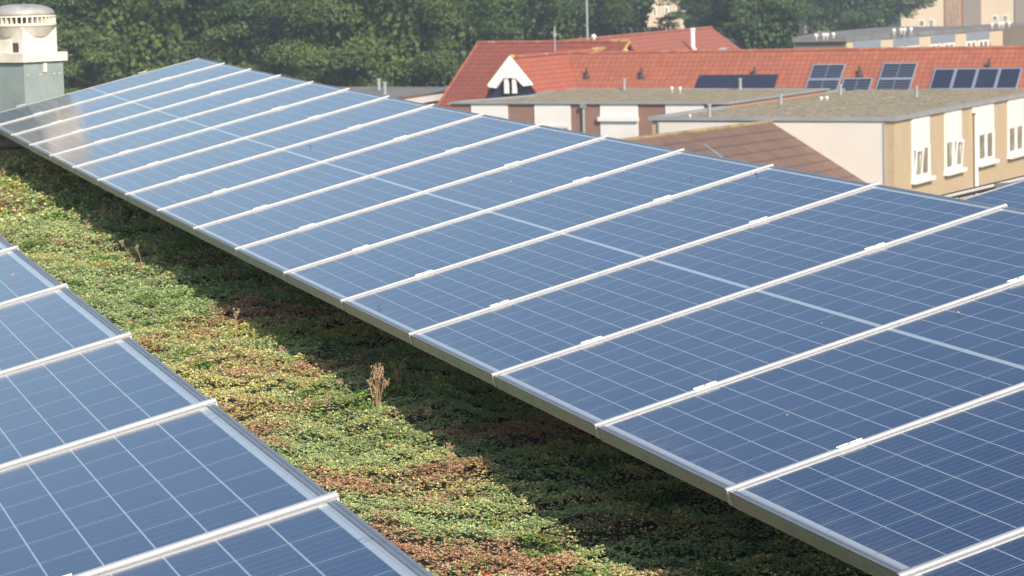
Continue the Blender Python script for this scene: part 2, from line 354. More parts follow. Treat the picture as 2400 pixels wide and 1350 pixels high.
# ---------------------------------------------------------------- sedum cover
def sedum():
    def fieldpts(y0, y1, dens, x0=-1.75, x1=1.35):
        n = int((x1 - x0) * (y1 - y0) * dens); x = RNG.uniform(x0, x1, n); y = RNG.uniform(y0, y1, n)
        keep = (x < .55) | (RNG.random(n) < .45); return x[keep], y[keep]
    V = []; Fc = []; C = []; base = 0
    def palette(x, y):
        n = len(x); a = fbm(x, y, 1.3, 21); b = fbm(x, y, 2.6, 31); c = fbm(x, y, 4., 41); d = fbm(x, y, 1.7, 51); r = RNG.random(n)
        mint = np.array([.39, .49, .215]); green = np.array([.18, .30, .065]); yel = np.array([.50, .47, .09]); pink = np.array([.54, .33, .20]); tan = np.array([.62, .58, .24]); red = np.array([.40, .07, .03]); brown = np.array([.27, .16, .085])
        r = RNG.random(n); wd, wi = worley(x, y, 7.5, 3); r = .5 * r + .5 * wi
        col = np.where((r < .58 + (a - .5) * 1.4)[:, None], mint, tan)
        r2 = .75 * RNG.random(n) + .25 * (wi * 7.3 % 1); col = np.where((r2 < (b - .52) * 3.0)[:, None], pink, col)
        r3 = .5 * RNG.random(n) + .5 * (wi * 3.7 % 1); col = np.where((r3 < (c - .58) * 3.5)[:, None], green, col)
        r4 = RNG.random(n); col = np.where((r4 < (d - .60) * 5.)[:, None], yel, col)
        e = fbm(x, y, 5.2, 61); r5 = RNG.random(n); col = np.where((r5 < (e - .72) * 3.)[:, None], red, col)
        h = fbm(x, y, 2.3, 71); r6 = RNG.random(n); col = np.where((r6 < (h - .62) * 2.6)[:, None], brown, col)
        return col * RNG.uniform(.62, 1.28, (n, 1)) * (1 + RNG.normal(0, .05, (n, 3))), h
    for (y0, y1, dens, size) in ((-1.6, 1.4, 5200, .0062), (1.4, 4.2, 19000, .0050), (4.2, 7.6, 14500, .0060), (7.6, 11.5, 7000, .0082), (11.5, 18.5, 2300, .0145), (18.5, 21, 700, .02)):
        x, y = fieldpts(y0, y1, dens); n = len(x); z = gz(x, y); col, br = palette(x, y)
        sz = size * RNG.uniform(.6, 1.35, n) * (1 + .25 * (col[:, 1] > col[:, 0] * 1.8)); wd_, wi_ = worley(x + .02 * np.sin(y * 31), y + .02 * np.sin(x * 37), 7.5, 3); lift = np.maximum(0, 1 - (wd_ * 1.35) ** 2) * (.010 + .022 * wi_) + RNG.uniform(-.6, 2.0, n) * sz + (vnoise(x, y, 38, 77) - .5) * .012 * (size / .006) ** .5
        K = 7; ph = RNG.uniform(0, 6.28, n)
        ctr = np.stack([x, y, z + lift], 1); tilt = RNG.normal(0, .25, (n, 2))
        for k in range(K):
            a = ph + k * 2 * math.pi / (K - 1) + RNG.normal(0, .15, n); el = RNG.uniform(.15, .75, n) if k < K - 1 else np.full(n, 1.35)
            dx = np.cos(a) * np.cos(el) + tilt[:, 0] * .5; dy = np.sin(a) * np.cos(el) + tilt[:, 1] * .5; dz = np.sin(el)
            dr = np.stack([dx, dy, dz], 1) * (sz * RNG.uniform(.8, 1.2, n))[:, None]
            sd = np.stack([-np.sin(a), np.cos(a), np.zeros(n)], 1) * (sz * .36)[:, None]
            up = np.array([0, 0, 1.]) * (sz * .22)[:, None]
            p0 = ctr; p1 = ctr + dr * .6 + sd; p2 = ctr + dr; p3 = ctr + dr * .6 - sd; p4 = ctr + dr * .6 + up
            # two facets folded over a raised midrib: p0 p1 p2 p4 / p0 p4 p2 p3
            vs = np.stack([p0, p1, p2, p3, p4], 1).reshape(-1, 3); V.append(vs)
            idx = base + np.arange(n)[:, None] * 5; Fc.append(np.concatenate([idx + [0, 1, 4], idx + [1, 2, 4], idx + [2, 3, 4], idx + [3, 0, 4]], 0))
            lc = col * RNG.uniform(.88, 1.12, (n, 1)); C.append(np.repeat(lc, 5, 0)); base += n * 5
    # dry twigs lying in the brown patches and scattered grass-like stems
    for (y0, y1, dens, L_) in ((.6, 6, 900, .03), (6, 18, 260, .055)):
        x, y = fieldpts(y0, y1, dens); h = fbm(x, y, 2.3, 71); keep = (h > .56) | (RNG.random(len(x)) < .10); x = x[keep]; y = y[keep]; n = len(x)
        z = gz(x, y) + .002; a = RNG.uniform(0, 6.28, n); el = RNG.uniform(.2, 1.2, n); L = L_ * RNG.uniform(.4, 1.3, n)
        d = np.stack([np.cos(a) * np.cos(el), np.sin(a) * np.cos(el), np.sin(el)], 1) * L[:, None]; wv = np.stack([-np.sin(a), np.cos(a), np.zeros(n)], 1) * (.0011 + y[:, None] * .00008)
        p = np.stack([x, y, z], 1); V.append(np.stack([p - wv, p + wv, p + d * .6 + wv * .8 + [0, 0, .003], p + d], 1).reshape(-1, 3)); idx = base + np.arange(n)[:, None] * 4
        Fc.append(np.concatenate([idx + [0, 1, 2], idx + [0, 2, 3]], 0)); C.append(np.repeat(np.array([[.27, .17, .11]]) * RNG.uniform(.5, 1.5, (n, 1)), 4, 0)); base += n * 4
    V = np.concatenate(V); Fc = np.concatenate(Fc); C = np.clip(np.concatenate(C), 0, 1)
    me = bpy.data.meshes.new('sedum_cover'); nv, nf = len(V), len(Fc)
    me.vertices.add(nv); me.vertices.foreach_set('co', V.astype(np.float32).ravel()); me.loops.add(nf * 3); me.loops.foreach_set('vertex_index', Fc.astype(np.int32).ravel())
    me.polygons.add(nf); me.polygons.foreach_set('loop_start', np.arange(0, nf * 3, 3, dtype=np.int32)); me.polygons.foreach_set('loop_total', np.full(nf, 3, dtype=np.int32))
    me.update(calc_edges=True)
    at = me.color_attributes.new('plant_colour', 'FLOAT_COLOR', 'POINT'); at.data.foreach_set('color', np.concatenate([C, np.ones((nv, 1))], 1).astype(np.float32).ravel())
    g = N('sedum'); c = g.n('VertexColor'); c.layer_name = 'plant_colour'
    me.materials.append(g.fin(c.outputs[0], .55, 0, .35, Subsurface_Weight=0.)); o = bpy.data.objects.new('sedum_cover', me); COL.objects.link(o)
    tag(o, 'low sedum mat of pale green, pink and red rosettes between the panel rows', 'sedum', kind='stuff'); return o
sedum()

# dried flower stalks and taller plants, each its own thing
def gpt(px, py):
    d = ray(px, py); s = (-.25 - CAM[2]) / d[2]
    for _ in range(6): P = CAM + d * s; s = (gz(P[0], P[1]) - CAM[2]) / d[2]
    return CAM + d * s
M['stalk'] = plain('dry_stalk', (.46, .30, .17), .8, 0, .3, 80.)
M['seed'] = plain('seed_head', (.42, .30, .20), .85, 0, .45, 120.)
M['leaf_g'] = plain('fresh_leaf', (.16, .30, .05), .5, 0, .35, 60.)
M['leaf_y'] = plain('yellow_leaf', (.42, .40, .08), .55, 0, .3, 60.)
def stalk_plant(px, py, top_py, nst, spread, lab, curl=False, lean=0., head=.010):
    P = gpt(px, py); dist = (P - CAM) @ FW; h = (py - top_py) / F * dist * 1.04
    root = empty('dry_flower_stalk', P); tag(root, lab, 'dry plant', 'dried flower stalks in the sedum')
    st = MB(); sd = MB(); fat = 1.7 if nst <= 2 else 1.25 if nst < 5 else 1.
    for i in range(nst):
        a = random.uniform(0, 6.28); r = spread * math.sqrt(random.random()) if nst > 1 else 0; hh = h * (random.uniform(.50, 1) if i else 1)
        bx, by = .25 * r * math.cos(a), .25 * r * math.sin(a); tx, ty = r * math.cos(a) + lean * hh, r * math.sin(a)
        st.tube([(bx, by, -.01), (bx * .6 + tx * .4 + random.uniform(-.004, .004), by * .6 + ty * .4, hh * .5), (tx, ty, hh * .93)], [.0010 * fat, .0008 * fat, .0006 * fat], 5)
        for j in range(random.randint(7, 11)):
            b = random.uniform(0, 6.28); q_ = head * random.uniform(.3, 1.3) * (1 + h * 1.5); z1 = hh * random.uniform(.86, 1.03); e = (tx + q_ * math.cos(b), ty + q_ * math.sin(b), z1)
            st.tube([(tx * .97, ty * .97, hh * random.uniform(.74, .86)), e], [.0007, .0006], 4)
            for _ in range(3):
                rr = random.uniform(.0010, .0022) * fat; cx, cy, cz = e[0] + random.uniform(-.003, .003), e[1] + random.uniform(-.003, .003), e[2] + random.uniform(-.003, .004)
                sd.lathe([(.0003, -rr), (rr, -rr * .2), (rr * .8, rr * .6), (.0003, rr)], 5, (cx, cy, cz))
    if curl:
        for s_ in (-1, 1):
            st.tube([(0, 0, h * .55)] + [(s_ * .02 * (1 - math.cos(t)), 0, h * .55 + .028 * math.sin(t) + .01) for t in (0.4, 1.0, 1.6, 2.3, 3.0)], .0008, 4)
    st.build('stem', M['stalk'], root); sd.build('seed_head', M['seed'], root)
SP = [(884, 972, 860, 14, .032, 'tall dense bunch of dry pink-brown flower stalks at the shadow edge', False, 0),
      (838, 925, 882, 4, .012, 'short dry stalks just left of the tall dense bunch', False, 0), (936, 925, 858, 4, .012, 'dim dry stalks just right of the tall dense bunch', False, 0),
      (556, 830, 728, 1, .0, 'single tall orange dry stalk with curled side branches', True, 0),
      (318, 622, 566, 1, 0, 'leaning single dry stalk with a small head, left of a matching one', False, -.55), (338, 638, 576, 1, 0, 'leaning single dry stalk with a small head, right of a matching one', False, -.25),
      (1000, 1000, 962, 2, .008, 'small forked dry stalk in the shade right of the tall bunch', False, 0), (1056, 1108, 1040, 3, .012, 'dry stalks rising out of the bright green leaves', False, 0),
      (652, 722, 674, 3, .012, 'faint dry stalk in shade close under the panel edge', False, 0), (672, 782, 755, 5, .016, 'low dry flower heads in shade left of the bright speckled one', False, 0),
      (754, 790, 756, 5, .012, 'small bright speckled dry head deep in the shade', False, 0), (585, 712, 690, 4, .015, 'pale low dry heads in shade above the single tall stalk', False, 0),
      (664, 842, 812, 6, .016, 'spiky dry heads at the edge of the shade right of the single tall stalk', False, 0), (630, 838, 818, 7, .022, 'low brown dry heads below the single tall stalk', False, 0),
      (100, 432, 395, 4, .03, 'dry heads in the shade at the upper left, taller', False, 0), (52, 440, 418, 6, .03, 'dry heads at the shadow edge in the upper left', False, 0),
      (200, 548, 516, 6, .03, 'dry flower heads at the shadow edge under the far panels', False, 0), (240, 520, 488, 5, .03, 'dim dry heads deeper in shade under the far panels', False, 0),
      (800, 912, 892, 8, .02, 'low brown dry heads left of the short stalks', False, 0), (1130, 935, 905, 3, .02, 'thin dry stalks deep in shade beneath the near panels', False, 0),
      (1575, 1245, 1195, 2, .02, 'thin dry stem in dark shade at the lower right', False, .3), (505, 505, 480, 2, .02, 'thin far dry stem in dark shade', False, .2)]
for s_ in SP: stalk_plant(*s_)
def leafy(px, py, rad, h, m, lab, n=26):
    P = gpt(px, py); root = empty('leafy_sedum', P); tag(root, lab, 'plant', 'taller leafy sedum plants'); lf = MB(); st = MB()
    for i in range(n):
        a = random.uniform(0, 6.28); r = rad * math.sqrt(random.random()); hh = h * random.uniform(.5, 1) * (1 - .4 * r / rad); tx, ty = r * math.cos(a), r * math.sin(a)
        st.tube([(tx * .5, ty * .5, -.01), (tx, ty, hh)], [.0012, .001], 4)
        for j in range(16):
            b = j * 2.4; zz = hh * (.45 + .6 * j / 16); L = .013 * random.uniform(.7, 1.2) * (1 - .35 * j / 16); el = .1 + .08 * j
            c = Vector((tx, ty, zz)); d = Vector((math.cos(b) * math.cos(el), math.sin(b) * math.cos(el), math.sin(el))) * L; s = Vector((-math.sin(b), math.cos(b), 0)) * L * .3
            u = Vector((0, 0, L * .12)); lf.add([c, c + d * .6 + s, c + d, c + d * .6 - s, c + d * .5 - u], [(0, 1, 4), (1, 2, 4), (2, 3, 4), (3, 0, 4)])
    lf.build('foliage', m, root); st.build('stem', M['stalk'], root)
for a in [(1060, 1100, .045, .045, M['leaf_g'], 'bright green leafy sedum with dry stalks rising from it', 24), (1010, 1085, .035, .028, M['leaf_g'], 'green leafy sedum left of the brightest one', 14), (1110, 1095, .03, .028, M['leaf_g'], 'green leafy sedum in the shade right of the brightest one', 12),
          (840, 1110, .045, .022, M['leaf_y'], 'yellow green sedum patch near the lower left panels', 20), (790, 1070, .035, .02, M['leaf_g'], 'small green sedum patch above the yellow green one', 12),
          (1180, 1240, .035, .022, M['leaf_y'], 'yellowish sedum plant near the bottom of the strip', 12), (430, 590, .06, .03, M['leaf_g'], 'green sedum patch in the shade beneath the middle panels', 14)]: leafy(*a)

# ---------------------------------------------------------------- vent chimney at the far left
M['chim'] = plain('grey_sheet_metal', (.30, .36, .355), .5, .1, .14, 5.)
M['cream'] = plain('cream_metal', (.74, .69, .60), .55, 0, .12, 9.)
M['dome'] = plain('dome_grey', (.36, .355, .34), .55, .1, .25, 8.)
fh = Vector((math.sin(YAW), math.cos(YAW), 0)); rh = Vector((math.cos(YAW), -math.sin(YAW), 0))
D_ = 23.; CK = .838; Pc = Vector(CAM + ray(55, 145) * D_); s_ = .51; ph = R(54.7)
e1 = rh * math.cos(ph) + fh * math.sin(ph); e2 = -rh * math.sin(ph) + fh * math.cos(ph)
cen = Pc + (e1 + e2) * s_ / 2 * CK; rzc = math.atan2(e1.y, e1.x)
ch = empty('vent_chimney', (cen.x, cen.y, Pc.z), rzc); ch.scale = (CK,) * 3; tag(ch, 'square grey vent chimney with cream louvred cowl and grey dome', 'chimney')
zt = 0.; hf = s_ / 2
b = MB(); b.box(-hf, -hf, -1.25, hf, hf, zt); b.box(.03, -hf - .004, -.6, .05, -hf, zt - .02); b.build('shaft', M['chim'], ch)
sc_ = MB()
for zz in (-.12, -.42, -.72):
    for yy in (-.20, -.05, .13, .20): sc_.box(yy - .006, -hf - .008, zz - .006, yy + .006, -hf + .0, zz + .006)
sc_.box(-.008, -hf - .012, -.10, .032, -hf - .001, -.02); sc_.build('screws', M['cream'], ch)
MB().box(-hf - .03, -hf - .03, zt - .005, hf + .03, hf + .03, zt + .075).build('cap', M['cream'], ch)
b = MB(); hb = hf - .035; b.box(-hb, -hb, zt + .075, hb, hb, zt + .30)
b.box(-hb - .012, -.08, zt + .076, -hb, .06, zt + .19); b.box(-hb - .05, .12, zt + .10, -hb, .22, zt + .19)
b.build('cowl_body', M['cream'], ch)
b = MB(); b.box(-hb - .004, -.17, zt + .085, -hb - .001, -.10, zt + .17); b.build('hatch', M['steel'], ch)
b = MB(); b.lathe([(.24, zt + .22), (.30, zt + .305), (.315, zt + .32), (.315, zt + .34)], 40); b.lathe([(.315, zt + .398), (.31, zt + .408), (.28, zt + .41)], 40)
for k in range(40):
    a = k * math.pi / 20; c_, s2 = math.cos(a), math.sin(a); t = .006
    b.add([(c_ * r - s2 * u, s2 * r + c_ * u, z) for z in (zt + .339, zt + .399) for r, u in ((.24, -t), (.31, -t), (.31, t), (.24, t))], [(0, 3, 2, 1), (4, 5, 6, 7), (0, 1, 5, 4), (1, 2, 6, 5), (2, 3, 7, 6), (3, 0, 4, 7)])
b.build('louvre_ring', M['cream'], ch)
b = MB(); b.lathe([(.20, zt + .34), (.20, zt + .40)], 24); b.build('dark_core', M['steel'], ch)
b = MB(); b.lathe([(.305, zt + .4085)] + [(.30 * math.cos(t) ** .8, zt + .43 + .085 * math.sin(t)) for t in np.linspace(0.05, 1.5, 9)], 40); b.build('dome', M['dome'], ch, True)

# ================================================================ the town (local axes: u to the right and nearer, v away and right)
TA = YAW + math.atan(3025 / F); V_ = np.array([math.sin(TA), math.cos(TA), 0]); U_ = np.array([V_[1], -V_[0], 0]); TRZ = math.atan2(U_[1], U_[0])
C0 = CAM + ray(2095, 275) * 110
def tw(u, v, z=None): p = C0 + U_ * u + V_ * v; return Vector((p[0], p[1], C0[2] if z is None else z))
GZ = C0[2] - 6.3
def town(name, u, v, lab, cat, group=None, z=GZ, drz=0.):
    e = empty(name, tw(u, v, z), TRZ + drz); tag(e, lab, cat, group); return e
def loc_uv(P): d = np.array(P) - C0; return d @ U_, d @ V_

def mat_brick(name, c1, c2, mortar, sc=1.):
    g = N(name); x, y, z = g.sep(g.obj()); v = g.comb(g.math('ADD', x, y), z, 0.)
    bt = g.n('TexBrick'); g.put(bt.inputs['Vector'], v); bt.inputs['Scale'].default_value = 1.; bt.inputs['Brick Width'].default_value = .22; bt.inputs['Row Height'].default_value = .068
    bt.inputs['Mortar Size'].default_value = .010; bt.inputs['Color1'].default_value = (*c1, 1); bt.inputs['Color2'].default_value = (*c2, 1); bt.inputs['Mortar'].default_value = (*mortar, 1)
    f = g.noise(g.obj(), .9, 6.); c = g.mix(g.math('MULTIPLY', g.step(f, .35, .75), .3), bt.outputs[0], tuple(k * .6 for k in c1))
    return g.fin(c, .9)
M['brick_y'] = mat_brick('yellow_brick', (.56, .42, .25), (.50, .36, .20), (.50, .43, .33))
M['brick_b'] = mat_brick('brown_brick', (.30, .155, .11), (.25, .12, .085), (.33, .25, .2))
M['brick_b_sunlit'] = mat_brick('brown_brick_sunlit', (.50, .26, .155), (.44, .22, .13), (.45, .33, .25))  # house B's brown brick with the sunlight put into its colour
def mat_siding():
    g = N('white_siding'); x, y, z = g.sep(g.obj()); f = g.math('FRACT', g.math('DIVIDE', z, .17)); ln = g.math('LESS_THAN', f, .07)
    n = g.noise(g.obj(), .7, 6.); c = g.mix(g.step(n, .35, .75), (.80, .755, .69), (.745, .70, .635)); c = g.mix(g.math('MULTIPLY', ln, .25), c, (.5, .48, .45))
    g.bump(f, .5, .02); return g.fin(c, .6)
M['siding'] = mat_siding()
M['white'] = plain('white_board', (.84, .82, .79), .5, 0, .05, .8)
M['trim'] = plain('grey_trim', (.36, .37, .39), .5, .2, .1, 1.)
M['zinc'] = plain('zinc_pipe', (.42, .44, .46), .45, .5, .12, 6.)
M['paintwhite'] = plain('white_paint', (.86, .85, .82), .4, 0, .04, 5.)
g = N('window_glass'); M['glass'] = g.fin(g.mix(g.step(g.noise(g.obj(), 1.3), .4, .6), (.20, .19, .15), (.36, .33, .26)), .08, 0)
def mat_gravel():
    g = N('roof_gravel'); o = g.obj(); a = g.noise(o, 1.1, 8., .75); b_ = g.noise(o, 9., 6., .7); c_ = g.n('TexVoronoi'); g.put(c_.inputs['Vector'], o); c_.inputs['Scale'].default_value = 5.5
    c = g.ramp(b_, [(.34, (.10, .075, .035)), (.5, (.38, .31, .185)), (.60, (.78, .68, .47))])
    c = g.mix(g.math('MULTIPLY', g.step(g.noise(o, 3.2, 5., .7), .42, .62), .5), c, (.13, .11, .055)); c = g.mix(g.math('MULTIPLY', g.step(a, .45, .65), .35), c, (.20, .17, .08)); c = g.mix(.30, c, g.mix(g.sep(c_.outputs['Color'])[0], (.12, .095, .055), (.72, .63, .45)))
    g.bump(g.math('ADD', b_, g.sep(c_.outputs['Color'])[0]), .9, .12); return g.fin(c, .95)
M['gravel'] = mat_gravel()
def mat_tiles(name, c1, c2, dark, axis='x', lich=(.45, .34, .10), lamt=.25, row=.30, colw=.26):
    # rows follow the height on the slope, columns run along the ridge
    g = N(name); o = g.obj(); x, y, z = g.sep(o); along, across = (x, y) if axis == 'x' else (y, x)
    zz = g.math('DIVIDE', z, row * .66); rf = g.math('FRACT', zz); cxx = g.math('DIVIDE', along, colw); cf = g.math('FRACT', cxx)
    wn = g.n('TexWhiteNoise'); g.put(wn.inputs[0], g.comb(g.math('FLOOR', cxx), g.math('FLOOR', zz), 0.)); rnd = wn.outputs[0]
    n = g.noise(o, .55, 7., .65); n2 = g.noise(o, 2.4, 6., .7)
    c = g.mix(rnd, c1, c2); c = g.mix(g.math('MULTIPLY', g.step(n, .4, .75), .55), c, dark)
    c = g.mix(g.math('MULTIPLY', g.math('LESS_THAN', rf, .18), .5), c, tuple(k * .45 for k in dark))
    c = g.mix(g.math('MULTIPLY', g.step(n2, .62, .78), lamt), c, lich)
    wv = g.math('SINE', g.math('MULTIPLY', cf, 6.283)); g.bump(g.math('ADD', g.math('MULTIPLY', wv, .22), g.math('SUBTRACT', 1., rf)), .7, .035)
    return g.fin(c, .85)
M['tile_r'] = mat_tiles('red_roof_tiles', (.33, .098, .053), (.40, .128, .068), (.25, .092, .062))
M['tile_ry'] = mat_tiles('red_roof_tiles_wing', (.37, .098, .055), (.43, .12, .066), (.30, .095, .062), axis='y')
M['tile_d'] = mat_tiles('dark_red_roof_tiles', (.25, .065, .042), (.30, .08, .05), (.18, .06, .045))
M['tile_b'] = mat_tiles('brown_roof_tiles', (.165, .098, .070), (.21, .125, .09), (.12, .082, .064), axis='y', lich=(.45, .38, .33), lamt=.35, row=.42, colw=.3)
def mat_ridge():
    g = N('lichen_ridge'); o = g.obj(); n = g.noise(o, 1.4, 6., .7); c = g.ramp(n, [(.38, (.22, .13, .08)), (.52, (.30, .24, .12)), (.62, (.36, .28, .07)), (.70, (.50, .33, .05)), (.76, (.38, .34, .24))]); return g.fin(c, .9)
M['ridge'] = mat_ridge()
def mat_ridge2():
    g = N('red_ridge'); o = g.obj(); n = g.noise(o, 2.2, 6., .7); c = g.ramp(n, [(.4, (.30, .09, .055)), (.58, (.38, .14, .085)), (.68, (.45, .33, .2)), (.76, (.5, .36, .08))]); return g.fin(c, .9)
M['ridge_r'] = mat_ridge2(); g = N('yellow_lichen'); M['lichen'] = g.fin(g.ramp(g.noise(g.obj(), 5., 6., .7), [(.42, (.33, .12, .07)), (.50, (.45, .30, .10)), (.62, (.52, .37, .12))]), .9)
M['tile_rx'] = mat_tiles('red_roof_tiles_far', (.35, .105, .065), (.40, .125, .075), (.30, .105, .075))
M['trimroof'] = plain('grey_felt', (.20, .195, .19), .9, 0, .25, .6)
M['vent_dark'] = plain('dark_roof_vent', (.06, .055, .055), .6, 0, .2, 8.)
M['far_cream'] = plain('cream_render', (.62, .50, .36), .8, 0, .06, .2)
M['far_grey'] = plain('brown_grey_and_shaded_wall', (.25, .205, .17), .8, 0, .08, .2)
M['far_org'] = plain('orange_panel', (.40, .19, .09), .6, 0, .1, .5)
M['darkglass'] = plain('dark_panel_glass', (.022, .030, .060), .3, 0, .15, 3.)

def window(parent, u0, u1, z0, z1, face, at, panes=2, tiltp=None, sill=True, top=None):
    """window on a facade: face 'u' = wall facing +u at u=at spanning v; face 'v' = wall facing -v at v=at spanning u (local coords)"""
    def bx(mb, a0, a1, zz0, zz1, p0, p1):
        if face == 'u': mb.box(at + p0, a0, zz0, at + p1, a1, zz1)
        else: mb.box(a0, at - p1, zz0, a1, at - p0, zz1)
    w_ = .09; fr = MB(); bx(fr, u0, u1, z1 - w_, z1, .002, .075); bx(fr, u0, u1, z0, z0 + w_, .002, .075); bx(fr, u0, u0 + w_, z0 + w_, z1 - w_, .002, .075); bx(fr, u1 - w_, u1, z0 + w_, z1 - w_, .002, .075)
    mid = (u0 + u1) / 2; bx(fr, mid - .06, mid + .06, z0 + w_, z1 - w_, .002, .078)
    f = fr.build('window', M['paintwhite'], parent)
    for i, (a, b_) in enumerate(((u0 + w_, mid - .06), (mid + .06, u1 - w_))):
        p = MB(); bx(p, a, b_, z0 + w_, z1 - w_, .003, .02); p.build('pane', M['glass'], f)
        s = MB(); bx(s, a, a + .05, z0 + w_, z1 - w_, .021, .06); bx(s, b_ - .05, b_, z0 + w_, z1 - w_, .021, .06)
        if tiltp == i and face == 'u':
            h = z1 - z0 - 2 * w_; t = .09; y0_, y1_ = a + .02, b_ - .02; za, zb = z0 + w_ + .02, z1 - w_ - .02
            s.add([(at + .06 + d, y, zz) for (zz, d0) in ((za, 0.), (zb, t)) for y in (y0_, y0_ + .09) for d in (d0, d0 + .04)], [(0, 1, 3, 2), (4, 6, 7, 5), (0, 4, 5, 1), (2, 3, 7, 6), (0, 2, 6, 4), (1, 5, 7, 3)])
            s.add([(at + .06 + d, y, zz) for (zz, d0) in ((za, 0.), (zb, t)) for y in (y1_ - .09, y1_) for d in (d0, d0 + .04)], [(0, 1, 3, 2), (4, 6, 7, 5), (0, 4, 5, 1), (2, 3, 7, 6), (0, 2, 6, 4), (1, 5, 7, 3)])
            s.box(at + .06 + t - .02, y0_ + .09, zb - .09, at + .06 + t + .02, y1_ - .09, zb)
        bx(s, a + .05, b_ - .05, z0 + w_, z0 + w_ + .05, .021, .06); bx(s, a + .05, b_ - .05, z1 - w_ - .05, z1 - w_, .021, .06); s.build('casement', M['paintwhite'], f)
    if sill: s = MB(); bx(s, u0 - .12, u1 + .22, z0 - .15, z0 - .005, .002, .22); s.build('sill', M['paintwhite'], f)

def vent(kind, parent, P, h, r=.07):
    """small fitting standing on a roof, a part of that house (P in the house's own coordinates)"""
    o = MB()
    if kind == 'pipe':
        o.lathe([(r, -.12), (r, h * .8), (r * .9, h * .8), (r * .9, h * .84), (r * 1.25, h * .84), (r * 1.25, h * .96), (r * .6, h)], 12); ob = o.build('vent_pipe', M['zinc'], parent)
    elif kind == 'ball':
        o.lathe([(r * .6, -.08), (r * .6, h * .35), (r * .95, h * .45), (r * 1.12, h * .66), (r * .95, h * .86), (r * .4, h)], 12); ob = o.build('vent_cap', M['paintwhite'], parent, True)
    else:
        o.lathe([(r * 1.6, -.15), (r * 1.5, .05), (r, .10), (r, h * .62), (r * .55, h * .68), (r * .55, h * .9), (r * .8, h * .92), (r * .3, h)], 12)
        o.box(-r * 2.2, -r * 1.2, -.1, r * 2.2, r * 1.2, .02); ob = o.build('roof_vent', M['vent_dark'], parent)
    ob.location = P; return ob

# ---- house A: yellow brick with white siding gable side and gravel roof
SK = R(-8.1)                                       # the fronts of the flat-roofed houses stand a little askew
def hit(px, py, u, v, ang):                        # ray against the upright plane through town point (u, v) along direction ang (0 = U)
    d = ray(px, py); t = U_ * math.cos(ang) + V_ * math.sin(ang); n = np.array([t[1], -t[0], 0]); p0 = C0 + U_ * u + V_ * v
    s = ((p0 - CAM) @ n) / (d @ n); P = CAM + d * s; return (P - p0) @ t, P[2] - GZ
def at_z(px, py, z):                               # ray against a level plane -> town coordinates
    d = ray(px, py); P = CAM + d * ((z - CAM[2]) / d[2]); return (P - C0) @ U_, (P - C0) @ V_
def part(mb, name, mat, parent, loc=None, rz=0., smooth=False):
    o = mb.build(name, mat, parent, smooth)
    if loc: o.location = (loc[0], loc[1], loc[2] if len(loc) > 2 else 0); o.rotation_euler = (0, 0, rz)
    return o
zA = C0[2]; HA = 6.3
A = town('brick_house', 0, 0, 'yellow brick house with white clad side, gravel roof and tall windows at right', 'house')
WA = 9.85; ax, ay = -WA * math.cos(SK), -WA * math.sin(SK)
o = MB(); o.prism([(ax, ay), (0, 0), (0, 38), (ax, 38)], 0, HA - .14); o.build('wall', M['brick_y'], A)
o = MB(); o.box(-WA + .34, -.06, .3, -.42, -.002, HA - .2); part(o, 'siding', M['siding'], A, (0, 0), SK)
o = MB(); o.box(-WA + .27, -.075, .3, -WA + .339, -.003, HA - .16); o.box(-.419, -.075, .3, -.35, -.003, HA - .16); o.box(-WA + .34, -.075, HA - .199, -.42, -.003, HA - .16); part(o, 'corner_trim', M['trim'], A, (0, 0), SK)
e = .12
o = MB(); o.prism([(ax - e, ay - e), (0 + e, -e), (0 + e, 38), (-.1, 38), (-.1, .1), (ax + .12, ay + .1), (ax + .12, 38), (ax - e, 38)], HA - .139, HA); o.build('roof_edge', M['trim'], A)
def gravel_sheet(parent, poly, z0, nx, ny, name='gravel_roof'):
    """heaped gravel clipped to a quadrilateral (corners in order), bilinear grid"""
    a, b, c, d = [np.array(p, float) for p in poly]; vs = []; fs = []
    for j in range(ny):
        for i in range(nx):
            s_, t_ = i / (nx - 1), j / (ny - 1); p = a * (1 - s_) * (1 - t_) + b * s_ * (1 - t_) + c * s_ * t_ + d * (1 - s_) * t_
            edge = min(1, 6 * min(s_, 1 - s_) * 2, 8 * min(t_, 1 - t_) * 2)
            vs.append((p[0], p[1], z0 + edge * (.06 * float(fbm(p[0], p[1], 1.2, 3)) + .05 * float(vnoise(p[0], p[1], 5, 4)))))
    for j in range(ny - 1):
        for i in range(nx - 1): fs.append((j * nx + i, j * nx + i + 1, (j + 1) * nx + i + 1, (j + 1) * nx + i))
    m = MB(); m.add(vs, fs); return m.build(name, M['gravel'], parent, True)
gravel_sheet(A, [(ax + .13, ay + .11), (-.11, .11), (-.11, 37.9), (ax + .13, 37.9)], HA - .10, 40, 120)
for i, (xa, xb) in enumerate(((2136, 2176), (2213, 2251), (2290, 2327), (2361, 2397), (0, 0), (0, 0))):
    if xa: a, b_ = hit(xa, 300, 0, 0, math.pi / 2)[0], hit(xb, 300, 0, 0, math.pi / 2)[0]
    else: a, b_ = ((22.3, 24.9), (27.2, 29.8))[i - 4]
    p = MB(); p.box(.003, a, HA - 1.20, .055, b_, HA - .16); p.build('panel', M['white'], A); window(A, a, b_, HA - 2.42, HA - 1.20 - .005, 'u', 0., tiltp=(0 if i == 0 else 1 if i == 1 else None))
    window(A, a, b_, .9, 2.3, 'u', 0.)
o = MB(); o.tube([(.13, 11.4, HA - .2), (.13, 11.4, .1)], .075, 10); o.box(.01, 11.25, HA - .4, .24, 11.55, HA - .18); o.build('downpipe', M['paintwhite'], A)
def roofvent(kind, parent, px, py, z, h, r=.07): u, v = at_z(px, py, z); return vent(kind, parent, (u, v, z - GZ), h, r)
